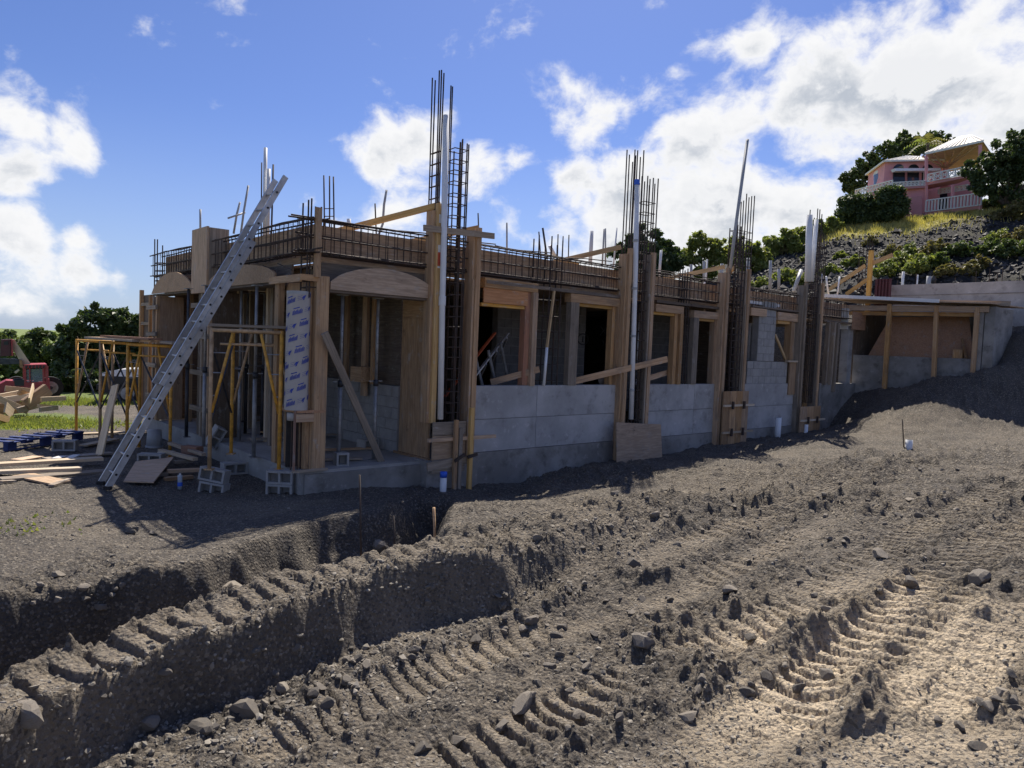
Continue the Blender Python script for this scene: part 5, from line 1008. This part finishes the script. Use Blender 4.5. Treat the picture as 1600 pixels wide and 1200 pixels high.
for i, (a, b_, r_, D, m_, lb) in enumerate(((1232, 432, 13, 36, 'leaf_bright', 'bright weed clump on the rubble behind the fourth column'), (1190, 445, 10, 36, 'leaf_bright', 'low green weeds above the beam left of the fourth column'), (1298, 425, 10, 36, 'leaf_bright', 'weed clump right of the fourth column pipes'), (1335, 412, 10, 38, 'leaf_bright', 'pointed weed above the stair brace'), (1315, 400, 7, 41, 'leaf_bright', 'tiny weed on the dark rubble'), (1405, 412, 18, 37, 'leaf_bright', 'large light green weed patch above the retaining wall'), (1440, 418, 17, 37, 'leaf_bright', 'broad weed patch right of the light green one'), (1395, 398, 12, 41, 'leaf_olive', 'olive grass tuft at the upper slope'), (1465, 392, 13, 42, 'leaf_olive', 'olive bush alone on the rubble'), (1500, 394, 12, 42, 'leaf_mid', 'rounded green bush on the rubble'), (1560, 375, 12, 41, 'leaf_bright', 'upright green weed near the right edge'), (1585, 395, 16, 39, 'leaf_mid', 'leafy weeds at the right picture edge'), (1480, 425, 10, 35, 'leaf_olive', 'dry reddish weeds above the wall'), (1530, 415, 11, 36, 'leaf_olive', 'dry brush on the right of the slope'), (1590, 372, 12, 43, 'leaf_olive', 'brown brush high at the right edge'), (1262, 404, 6, 41, 'leaf_bright', 'small weed in the rubble behind the standpipe'),
    (1425, 400, 13, 38, 'leaf_bright', 'yellow green weed patch halfway up the rubble'), (1385, 425, 14, 36, 'leaf_bright', 'low leafy weeds just above the left end of the retaining wall'), (1465, 412, 12, 38, 'leaf_mid', 'green weeds above the middle of the retaining wall'), (1255, 440, 11, 36, 'leaf_bright', 'weeds behind the pipe offcut on the roof'), (1220, 392, 9, 46, 'leaf_olive', 'olive tuft at the top of the rubble near the skyline'), (1545, 392, 13, 40, 'leaf_mid', 'broad weed left of the right edge weeds'), (1360, 380, 8, 46, 'leaf_olive', 'olive tuft below the dry grass bank'), (1515, 425, 9, 36, 'leaf_olive', 'brown green tuft beside the soil heap above the wall'))):
    b2 = gpix(a, b_ + r_ * .6, 75); D2 = (b2 - Vector((0, 0, EYE))).length; rm = r_ * D2 / F
    tree('weed_clump', lb, b2, [(0, 0, rm * .7, rm, rm, rm * .9), (rm * .9, .1, rm * .45, rm * .75, rm * .7, rm * .6), (-rm * .9, 0, rm * .4, rm * .8, rm * .7, rm * .55)], 1600, .085, m_, 40 + i, gW, .03, 'weed', .6)
# grass tufts on the verge
def tufts(name, n, cx_, cy_, sx, sy, h_, m, label):
    g = np.random.default_rng(n); x_ = cx_ + g.normal(size=n) * sx; y_ = cy_ + g.normal(size=n) * sy; z_ = terrain(x_, y_)[0]; a_ = g.uniform(0, 6.28, n); hh = h_ * g.uniform(.4, 1.2, n); wv_ = .018 + .01 * g.random(n)
    P = np.stack([x_, y_, z_], -1); s_ = np.stack([np.cos(a_), np.sin(a_), 0 * a_], -1) * wv_[:, None]; lean_ = np.stack([g.normal(size=n) * .35, g.normal(size=n) * .35, np.ones(n)], -1) * hh[:, None]
    me = np_mesh(name, np.stack([P - s_, P + s_, P + lean_], 1).reshape(-1, 3), np.arange(3 * n).reshape(-1, 3), m); at2 = me.attributes.new('leaf', 'FLOAT', 'POINT'); at2.data.foreach_set('value', np.repeat(g.uniform(0, 1, n), 3).astype(np.float32))
    return tag(link(bpy.data.objects.new(name, me)), label, 'grass', kind='stuff')
p = ond(15, 657, 18.2); tufts('grass_verge', 9000, p.x, p.y, 1.15, .45, .08, 'leaf_bright', 'bright green grass verge in front of the lumber pile')
p = ond(130, 620, 26.5); tufts('grass_strip', 9000, p.x, p.y, 3.2, .8, .13, 'leaf_bright', 'bright grass strip below the left trees')
p = ond(1440, 352, 54); tufts('dry_grass', 16000, p.x, p.y - .8, 5.2, 2.2, .4, 'leaf_dry', 'dry straw coloured grass bank under the pink house')
p = ond(5, 815, 8.4); tufts('grass_sprout', 90, p.x, p.y, .35, .3, .045, 'leaf_bright', 'sparse green sprouts at the left edge of the dirt')

# ------------------------------------------------------------------ pink house on the hill
PD = 57.0; PO = ond(1447, 338, PD)
PH = empty('pink_house', PO, 0, 'pink hillside house with arched windows, pale roofs and white lattice balconies', 'building')
def Q(px_, py_, D): return ond(px_, py_, D) - PO
def face(name, corners, m, back=(0, .25, 0), parent=None): return MB().prism([Q(*c_) for c_ in corners], back).build(name, m, parent or PH)
# main block (left face, front face), each with its depth
mainb = MB(); fl = [(1357, 272, 61), (1383, 253, 57), (1470, 250, 56), (1470, 330, 56), (1383, 330, 57), (1357, 320, 61)]
tl = [Q(1357, 272, 61), Q(1383, 253, 57), Q(1472, 250, 56), Q(1490, 262, 64), Q(1385, 268, 66)]; zb = Q(1447, 338, 57).z
tl = [Vector((p.x, p.y, tl[1].z)) for p in tl]; mainb.add(tl + [Vector((p.x, p.y, zb)) for p in tl], [(0, 1, 2, 3, 4), (9, 8, 7, 6, 5)] + [((i + 1) % 5, i, 5 + i, 5 + (i + 1) % 5) for i in range(5)]); mainw = mainb.build('main_walls', 'pink', PH)
ev = [p + Vector(((p.x - Q(1425, 255, 60).x) * .05, (p.y - Q(1425, 255, 60).y) * .08, .0)) for p in tl]; zt = tl[1].z; ev = [Vector((p.x, p.y, zt + .02)) for p in ev]
ridge = [Q(1418, 244, 59.5), Q(1450, 246, 60.5)]; rm_ = MB(); rm_.add(ev + ridge, [(0, 1, 5), (1, 2, 6, 5), (2, 3, 6), (3, 4, 5, 6), (4, 0, 5), (4, 3, 2, 1, 0)]); hr = rm_.build('hip_roof', 'roof_cream', PH)
for i in range(14):
    f = i / 13; a_ = ev[1].lerp(ev[2], f); b_ = ridge[0].lerp(ridge[1], f); MB().bar(a_ + Vector((0, -.02, .03)), b_ + Vector((0, 0, .03)), .07, .06).build('roof_rib', 'white_paint', hr)
MB().bar(ev[1] + Vector((0, -.05, -.04)), ev[2] + Vector((0, -.05, -.04)), .12, .1).build('eave_trim', 'white_paint', hr); MB().bar(ev[0] + Vector((-.05, 0, -.04)), ev[1] + Vector((-.05, 0, -.04)), .12, .1).build('eave_trim', 'white_paint', hr)
def frontD(px_): return 57 - (px_ - 1383) / 87 * 1.0
for cx_ in (1405, 1428, 1450):
    D = frontD(cx_) - .06; w_ = 8.3; n = 10
    MB().prism([Q(cx_ + w_ * math.cos(math.pi * k / n), 263.5 - 7.2 * math.sin(math.pi * k / n) + (cx_ - 1405) * .01, D) for k in range(n + 1)], (0, .08, 0)).build('arched_window', 'dark_glass', PH)
for x0, x1 in ((1396, 1414), (1418.5, 1436), (1441, 1446)):
    wn = face('door_glass', [(x0, 269, frontD(x0) - .06), (x1, 269, frontD(x1) - .06), (x1, 289, frontD(x1) - .06), (x0, 289, frontD(x0) - .06)], 'dark_glass', (0, .08, 0))
    face('door_stile', [((x0 + x1) / 2 - .4, 269, frontD(x0) - .12), ((x0 + x1) / 2 + .4, 269, frontD(x0) - .12), ((x0 + x1) / 2 + .4, 289, frontD(x0) - .12), ((x0 + x1) / 2 - .4, 289, frontD(x0) - .12)], 'white_paint', (0, .04, 0), wn)
face('awning', [(1398, 263, 56.2), (1470, 262.5, 55.2), (1470, 266.5, 55.0), (1400, 267, 56.0)], 'white_paint', (0, .6, .02))
for x0, y0, x1, y1 in ((1366, 273, 1372, 290), (1376, 272, 1380, 291)): face('side_window', [(x0, y0, 59.3 - (x0 - 1366) * .12), (x1, y0 - 2, 58.5 - (x1 - 1372) * .1), (x1, y1, 58.5 - (x1 - 1372) * .1), (x0, y1, 59.3 - (x0 - 1366) * .12)], 'dark_glass', (.05, .2, 0))
MB().prism([Q(1369 + 4.5 * math.cos(math.pi * k / 8), 273 - 6.5 * math.sin(math.pi * k / 8) - (4.5 * math.cos(math.pi * k / 8)) * .5, 59.0 - 4.5 * math.cos(math.pi * k / 8) * .14) for k in range(9)], (.03, .1, 0)).build('arched_window', 'white_paint', PH)
def lattice(name, A_, B_, h0, nx, parent=None, x=True, r_=.035):
    """white railing from A_ to B_ with crossed bars"""
    up_ = Vector((0, 0, h0)); mb = MB(); mb.bar(A_, B_, .07, .07); mb.bar(A_ + up_, B_ + up_, .08, .08)
    rl = mb.build(name, 'white_paint', parent or PH)
    for i in range(nx):
        a_ = A_.lerp(B_, i / nx); b_ = A_.lerp(B_, (i + 1) / nx); MB().bar(a_, a_ + up_, r_ * 1.6, r_ * 1.6).build('baluster', 'white_paint', rl)
        if x:
            for p, q in ((a_, b_ + up_), (b_, a_ + up_), (a_ + up_ * .5, b_ + up_ * .5)): MB().bar(p, q, r_, r_).build('lattice_bar', 'white_paint', rl)
    MB().bar(B_, B_ + up_, .07, .07).build('baluster', 'white_paint', rl); return rl
lattice('balcony_rail', Q(1394, 292, 55.2), Q(1447, 289, 54.6), .32, 9); lattice('balcony_rail', Q(1336, 306, 62), Q(1394, 292, 55.2), .5, 12)
face('balcony_deck', [(1336, 306, 62), (1394, 293, 55.2), (1447, 290, 54.6), (1447, 293, 54.6), (1394, 296, 55.2), (1336, 309, 62)], 'pink_trim', (0, 1.5, 0))
# lower wall with the diagonal lattice
face('lower_wall', [(1405, 293, 55.6), (1447, 290, 54.8), (1447, 340, 54.8), (1405, 346, 55.6)], 'pink', (0, 1.0, 0))
lp = face('lattice_panel', [(1414, 309, 55.3), (1441, 306, 54.75), (1441, 338, 54.75), (1414, 341, 55.3)], 'pink_trim', (0, .05, 0))
for k in range(9): MB().bar(Q(1414, 309 + k * 3.6, 55.25), Q(1414 + min(27, (32 - k * 3.6)), 309 + k * 3.6 + min(27, 32 - k * 3.6) * .95, 54.9), .05, .05).build('lattice_bar', 'pink', PH)
# gazebo wing: from left-far to right-near
def GD(px_): return 54.6 - (px_ - 1447) / 89 * 3.6
face('upper_deck', [(1446, 286, GD(1446)), (1536, 268, GD(1536)), (1536, 272, GD(1536)), (1446, 290, GD(1446))], 'pink_trim', (0, 3.0, 0)); face('lower_deck', [(1443, 333, GD(1443)), (1534, 321, GD(1534)), (1534, 326, GD(1534)), (1443, 338, GD(1443))], 'pink_trim', (0, 3.0, 0))
for x_, y0, y1 in ((1448.5, 243, 338), (1533, 226, 328), (1490, 288, 330)):
    D = GD(x_) - .03; face('deck_post', [(x_ - 1.6, y0, D), (x_ + 1.6, y0, D), (x_ + 1.6, y1, D), (x_ - 1.6, y1, D)], 'pink', (0, .2, 0))
face('back_wall', [(1450, 285, 57.2), (1534, 270, 54.2), (1534, 328, 54.2), (1450, 338, 57.2)], 'pink', (0, .3, 0)); face('dark_opening', [(1449, 305, 57.0), (1480, 302, 55.9), (1480, 333, 55.9), (1449, 336, 57.0)], 'dark_glass', (0, .1, 0))
lattice('upper_rail', Q(1449, 284, GD(1449) - .1), Q(1515, 271, GD(1515) - .1), .55, 6, None, True, .05); rl = lattice('lower_rail', Q(1446, 331, GD(1446) - .1), Q(1533, 320, GD(1533) - .1), .85, 17, None, False, .05)
lattice('middle_rail', Q(1466, 303, 55.4), Q(1512, 296, 53.6), .35, 7, None, True, .04)
ee = [Q(1445, 240, GD(1445)), Q(1536, 219, GD(1536)), Q(1560, 224, 56), Q(1478, 236, 59.5)]; ee = [Vector((p.x, p.y, ee[0].z)) for p in ee]; pk = Q(1517, 212, 55.3); pk2 = Q(1500, 214.5, 56.3)
gm = MB(); gm.add([*ee, pk, pk2], [(0, 1, 4, 5), (1, 2, 4), (2, 3, 5, 4), (3, 0, 5)]); gr_ = gm.build('gazebo_roof', 'roof_cream', PH)
for i in range(13): f = i / 12; MB().bar(ee[0].lerp(ee[1], f) + Vector((0, -.02, .04)), pk2.lerp(pk, f) + Vector((0, 0, .04)), .09, .07).build('roof_rib', 'white_paint', gr_)
MB().bar(ee[0] + Vector((0, -.04, -.03)), ee[1] + Vector((0, -.04, -.03)), .14, .1).build('eave_trim', 'white_paint', gr_)
sf = MB(); hub = Q(1478, 264, 56.0); sf.add([ee[0] + Vector((0, 0, -.08)), ee[1] + Vector((0, 0, -.08)), ee[2] + Vector((0, 0, -.08)), ee[3] + Vector((0, 0, -.08))], [(0, 1, 2, 3)]); sf.build('soffit', 'soffit', gr_)
for k in range(6): MB().bar(hub, ee[0].lerp(ee[1], k / 5) + Vector((0, .3, -.1)), .1, .08).build('roof_strut', 'soffit', gr_)
MB().bar(hub + Vector((0, 0, -1.3)), hub + Vector((0, 0, .5)), .3, .3).build('centre_post', 'pink', PH)
# foundation under the decks and planting round the house
face('foundation', [(1444, 338, 55.3), (1530, 327, 52.2), (1530, 345, 52.2), (1444, 352, 55.3)], 'mortar', (0, 2.5, 0)); zb_ = Q(1385, 360, 57).z
tree_px('clipped_hedge', 'clipped dark hedge, left and lower of the pair by the pink house', 54, (1336, 352), [(1327, 324, 19), (1346, 319, 18), (1324, 338, 17), (1348, 335, 19), (1340, 330, 20)], 16000, .13, 'leaf_dark', 61, None, .08, 'hedge', True)
tree_px('clipped_hedge', 'clipped dark hedge, tall one touching the pink wall', 53, (1388, 345), [(1381, 309, 16), (1396, 306, 16), (1381, 328, 18), (1397, 325, 18), (1390, 334, 15)], 16000, .13, 'leaf_dark', 62, None, .08, 'hedge', True)
tree_px('broadleaf_tree', 'large dark tree rising behind the pink house roof', 68, (1400, 300), [(1400, 240, 26), (1370, 258, 26), (1345, 278, 22), (1430, 228, 22), (1460, 222, 16), (1335, 290, 16), (1385, 285, 26), (1480, 225, 14), (1415, 215, 12)], 18000, .2, 'leaf_dark', 63, None, .3)
tree_px('broadleaf_tree', 'big glossy dark tree hiding the right end of the pink house', 48, (1570, 320), [(1575, 240, 32), (1540, 262, 28), (1520, 265, 17), (1600, 260, 36), (1560, 285, 32), (1620, 300, 36), (1530, 290, 20), (1590, 225, 18), (1580, 310, 22), (1640, 250, 30)], 22000, .14, 'leaf_dark', 64, None, .25)
tree_px('spreading_shrub', 'low olive shrub under the big tree on the right', 47, (1578, 340), [(1578, 328, 13), (1600, 326, 14), (1560, 336, 9), (1590, 335, 12)], 2500, .15, 'leaf_olive', 65, None, .06, 'shrub')
tree_px('garden_plant', 'dark strappy planting along the pink house deck', 51.5, (1485, 345), [(1450, 345, 7), (1470, 343, 8), (1490, 341, 8), (1510, 338, 7)], 2500, .16, 'leaf_mid', 66, None, .04, 'plant')
tree_px('spreading_shrub', 'dark bush closing the gap between the pink deck and the big tree', 57, (1545, 340), [(1543, 324, 15), (1556, 318, 16), (1530, 334, 10), (1550, 336, 14)], 5000, .16, 'leaf_dark', 67, None, .06, 'shrub')
# palm above the roof
pb_ = ond(1447, 262, 63); PT = empty('palm_tree', pb_, 0, 'yellow green palm above the pink house roof', 'palm'); ph_ = (ond(1447, 226, 63) - pb_).z
MB().tube([(0, 0, -2), (.1, 0, ph_ * .5), (0, 0, ph_)], .16, 8, True, .11).build('trunk', 'bark', PT, True)
for k in range(15):
    a_ = k * 2.399; el = .2 + .9 * ((k * 37) % 10) / 10; Lf = 1.9; mb = MB(); prev = Vector((0, 0, ph_))
    d_ = Vector((math.cos(a_) * math.cos(el), math.sin(a_) * math.cos(el), math.sin(el)))
    spine = [prev + d_ * (Lf * t2) + Vector((0, 0, -1.0 * t2 * t2)) for t2 in np.linspace(0, 1, 9)]; sd = d_.cross(Vector((0, 0, 1))).normalized()
    for i in range(1, 9):
        for s_ in (-1, 1):
            b0 = spine[i]; tip = b0 + sd * (s_ * .5 * (1 - .6 * abs(i / 8 - .45))) + Vector((0, 0, -.22)) + d_ * .15; mb.add([b0, b0 + d_ * .13, tip], [(0, 1, 2)])
    mb.build('frond', 'leaf_olive' if k % 3 else 'leaf_bright', PT)

# ------------------------------------------------------------------ vehicles and the lumber pile on the left
def wheel(parent, loc, r_, w_, ax, m_rim='galv'):
    ax = Vector(ax).normalized(); c_ = Vector(loc); ty = MB().tube([c_ - ax * w_ / 2, c_ - ax * w_ * .36, c_ + ax * w_ * .36, c_ + ax * w_ / 2], r_, 24).build('tyre', 'rubber', parent)
    MB().tube([c_ - ax * (w_ / 2 + .01), c_ + ax * (w_ / 2 + .01)], r_ * .58, 18).build('rim', m_rim, ty); MB().tube([c_ - ax * (w_ / 2 + .03), c_ + ax * (w_ / 2 + .03)], r_ * .16, 10).build('hub', 'steel_dark', ty)
cb = onz(205, 632, -.66); CAR = empty('parked_truck', cb, R(17), 'white off-road vehicle with dark lower body parked behind the scaffold', 'car')
CAR.scale = (1.1, 1.1, 1.12)
# local: x from nose (-) to tail (+), y away from camera
def loft(prof, y0, y1, name, m_, parent, inset=0.0):
    a_ = [(x_, y0 + inset * (z_ > 1.1), z_) for x_, z_ in prof]; n = len(a_); b_ = [(x_, y1 - inset * (z_ > 1.1), z_) for x_, z_ in prof]
    return MB().add(a_ + b_, [tuple(range(n)), tuple(reversed(range(n, 2 * n)))] + [((i + 1) % n, i, n + i, n + (i + 1) % n) for i in range(n)]).build(name, m_, parent)
loft([(-.85, .95), (-.95, .70), (-.95, .42), (-.5, .3), (3.5, .3), (3.6, .75), (3.58, .88)], 0, 1.75, 'lower_body', 'black_plastic', CAR); loft([(-.9, .90), (-.88, 1.0), (-.4, 1.12), (.42, 1.16), (3.58, 1.18), (3.6, .89)], -.01, 1.76, 'upper_body', 'car_white', CAR)
loft([(.35, 1.15), (.8, 1.72), (3.1, 1.74), (3.5, 1.15)], .08, 1.67, 'cabin', 'black_plastic', CAR, .1); loft([(.72, 1.70), (.8, 1.79), (3.12, 1.81), (3.2, 1.72)], .10, 1.65, 'roof', 'car_white', CAR)
for x0, x1 in ((.72, 1.6), (1.7, 2.55), (2.62, 3.2)): MB().prism([(x0 + .0, .06, 1.2), (x1, .06, 1.2), (x1 - .03, .15, 1.66), (x0 + .28 if x0 < 1 else x0, .15, 1.66)], (0, .02, 0)).build('side_window', 'dark_glass', CAR)
MB().prism([(.38, .2, 1.18), (.38, 1.55, 1.18), (.80, 1.48, 1.69), (.80, .27, 1.69)], (-.02, 0, .015)).build('windscreen', 'dark_glass', CAR)
for x_ in (-.1, 2.7): wheel(CAR, (x_, .05, .36), .36, .24, (0, 1, 0)); wheel(CAR, (x_, 1.70, .36), .36, .24, (0, 1, 0))
for y_ in (.25, 1.5): MB().tube([(-.97, y_, .86), (-.90, y_, .86)], .11, 14).build('headlight', 'label_white', CAR)
MB().box((-1.05, .1, .45), (-.93, 1.65, .62)).build('front_bumper', 'black_plastic', CAR); MB().box((.75, -.16, 1.2), (.9, -.03, 1.38)).build('wing_mirror', 'black_plastic', CAR)
# red loader
lb = onz(57, 624, -.72); LO = empty('loader', lb, R(6), 'faded red loader with a glazed cab and a raised pale boom', 'loader'); Ls = lb.y / F
def LQ(px_, py_, dy=0.0): p = ond(px_, py_, lb.y / ray(px_, py_).y + dy / ray(px_, py_).y) - lb; return Matrix.Rotation(-R(6), 4, 'Z') @ p
def lo(name, pxs, m_, dy0=0.0, dy1=1.0, parent=None): return MB().prism([LQ(a, b_) + Vector((-.5, .87, 0)) * dy0 for a, b_ in pxs], Vector((-.5, .87, 0)) * (dy1 - dy0)).build(name, m_, parent or LO)
lo('cab_base', [(38, 597), (71, 597), (77, 618), (36, 620)], 'paint_red', 0, 1.2); cr_ = lo('cab_roof', [(37, 570), (73, 569), (75, 574), (38, 576)], 'paint_red', -.05, 1.25)
for k in range(6): lo('roof_slot', [(40 + k * 5.4, 571), (43 + k * 5.4, 571), (42 + k * 5.4, 575.5), (39 + k * 5.4, 575.5)], 'black_plastic', -.07, -.052, cr_)
for x0, x1, y1 in ((37, 40.5, 598), (45, 47, 598), (66, 69, 598), (71, 75.5, 612)): lo('cab_pillar', [(x0, 573), (x1, 573), (x1 + .8, y1), (x0 + .8, y1)], 'paint_red', -.01, .1)
for x0 in (37, 71): lo('cab_pillar', [(x0, 573), (x0 + 3, 573), (x0 + 3.5, 600), (x0 + .5, 600)], 'paint_red', 1.1, 1.2)
lo('cab_glass', [(40, 577), (66, 576), (67, 597), (40, 597)], 'glass', .03, .05); lo('seat', [(54, 590), (64, 590), (65, 599), (54, 599)], 'black_plastic', .35, .8); lo('rear_fender', [(73, 592), (77, 592), (79, 616), (74, 618)], 'paint_red', -.1, .3)
MB().tube([LQ(49, 596, .3), LQ(51, 590, .35)], .02, 6).build('steering_column', 'black_plastic', LO); lo('chassis', [(-2, 601), (10, 595), (38, 596), (38, 612), (0, 616)], 'paint_red', .1, 1.1); lo('engine_gap', [(22, 594), (38, 593), (38, 603), (23, 603)], 'black_plastic', .05, .09)
lo('boom', [(19, 530), (23, 531), (48, 568), (46, 573), (36, 573), (20, 545)], 'paint_cream', .25, .65); lo('boom_side', [(16, 531), (19.5, 530), (21, 556), (17, 556)], 'paint_red', .1, .7)
hd = lo('boom_head', [(2, 531), (17, 530), (18, 556), (0, 557)], 'paint_maroon', .1, .7); lo('head_opening', [(6, 534), (13, 533), (13, 539), (6, 539)], 'black_plastic', .08, .099, hd); lo('boom_carriage', [(-8, 560), (33, 562), (33, 569), (-8, 570)], 'steel_dark', .2, .6); lo('lift_link', [(30, 561), (35, 564), (36, 576), (31, 574)], 'wood_lumber', .1, .2); lo('work_light', [(22, 582), (29, 577), (31, 579), (25, 584)], 'paint_cream', .1, .3)
p = LQ(79, 607, .3); wheel(LO, (p.x - .15, p.y + .3, .42), .42, .3, (.5, -.87, 0)); wheel(LO, (LQ(14, 610).x, .75, .36), .36, .3, (.5, -.87, 0)); wheel(LO, (LQ(14, 610).x - .7, 1.9, .36), .36, .3, (.5, -.87, 0))
# lumber pile
gP = 'lumber pile in front of the loader'
LB = [(-10, 622, 33, 614, 19.6, .16, .10, 'wood_pale', 'pale plank at the top left of the lumber pile'), (8, 607, 48, 611, 20.2, .16, .08, 'wood_lumber', 'brown plank highest on the lumber pile'), (-6, 627, 48, 619, 19.5, .16, .10, 'wood_pale', 'pale plank second from the top of the lumber pile'), (-8, 620, 44, 643, 19.1, .16, .06, 'wood_pale', 'pale plank slanting down across the lumber pile front'), (40, 633, 75, 608, 19.4, .34, .14, 'wood_lumber', 'thick brown beam angled up at the right of the lumber pile'), (46, 626, 52, 603, 19.0, .18, .04, 'wood_pale', 'short pale stake upright in the lumber pile'), (64, 624, 102, 622, 19.2, .12, .10, 'wood_pale', 'light stud sticking out right of the lumber pile'), (60, 634, 82, 636, 19.2, .1, .08, 'wood_pale', 'short stud low on the right of the lumber pile'), (62, 640, 90, 637, 19.0, .12, .06, 'wood_grey', 'grey board flat on the ground right of the lumber pile'), (-8, 634, 30, 630, 19.4, .2, .1, 'wood_pale', 'pale plank in the middle of the lumber pile'), (-8, 640, 40, 636, 19.4, .3, .12, 'wood_lumber', 'wide brown board at the base of the lumber pile'), (8, 636, 20, 648, 18.7, .3, .04, 'wood_pale', 'pale panel leaning at the lumber pile front'), (30, 612, 58, 624, 19.8, .16, .1, 'wood_lumber', 'brown board crossing behind the thick beam'), (-8, 650, 12, 656, 17.6, .16, .1, 'wood_yellow', 'yellowish beam end at the left picture edge'), (28, 641, 60, 633, 19.3, .14, .1, 'wood_grey', 'grey beam under the thick brown one')]
for a, b_, c_, d2, D, w_, t_, m_, l_ in LB: loose('timber_board', ond(a, b_, D), ond(c_, d2, D + .5), w_, t_, m_, l_, 'board', gP)
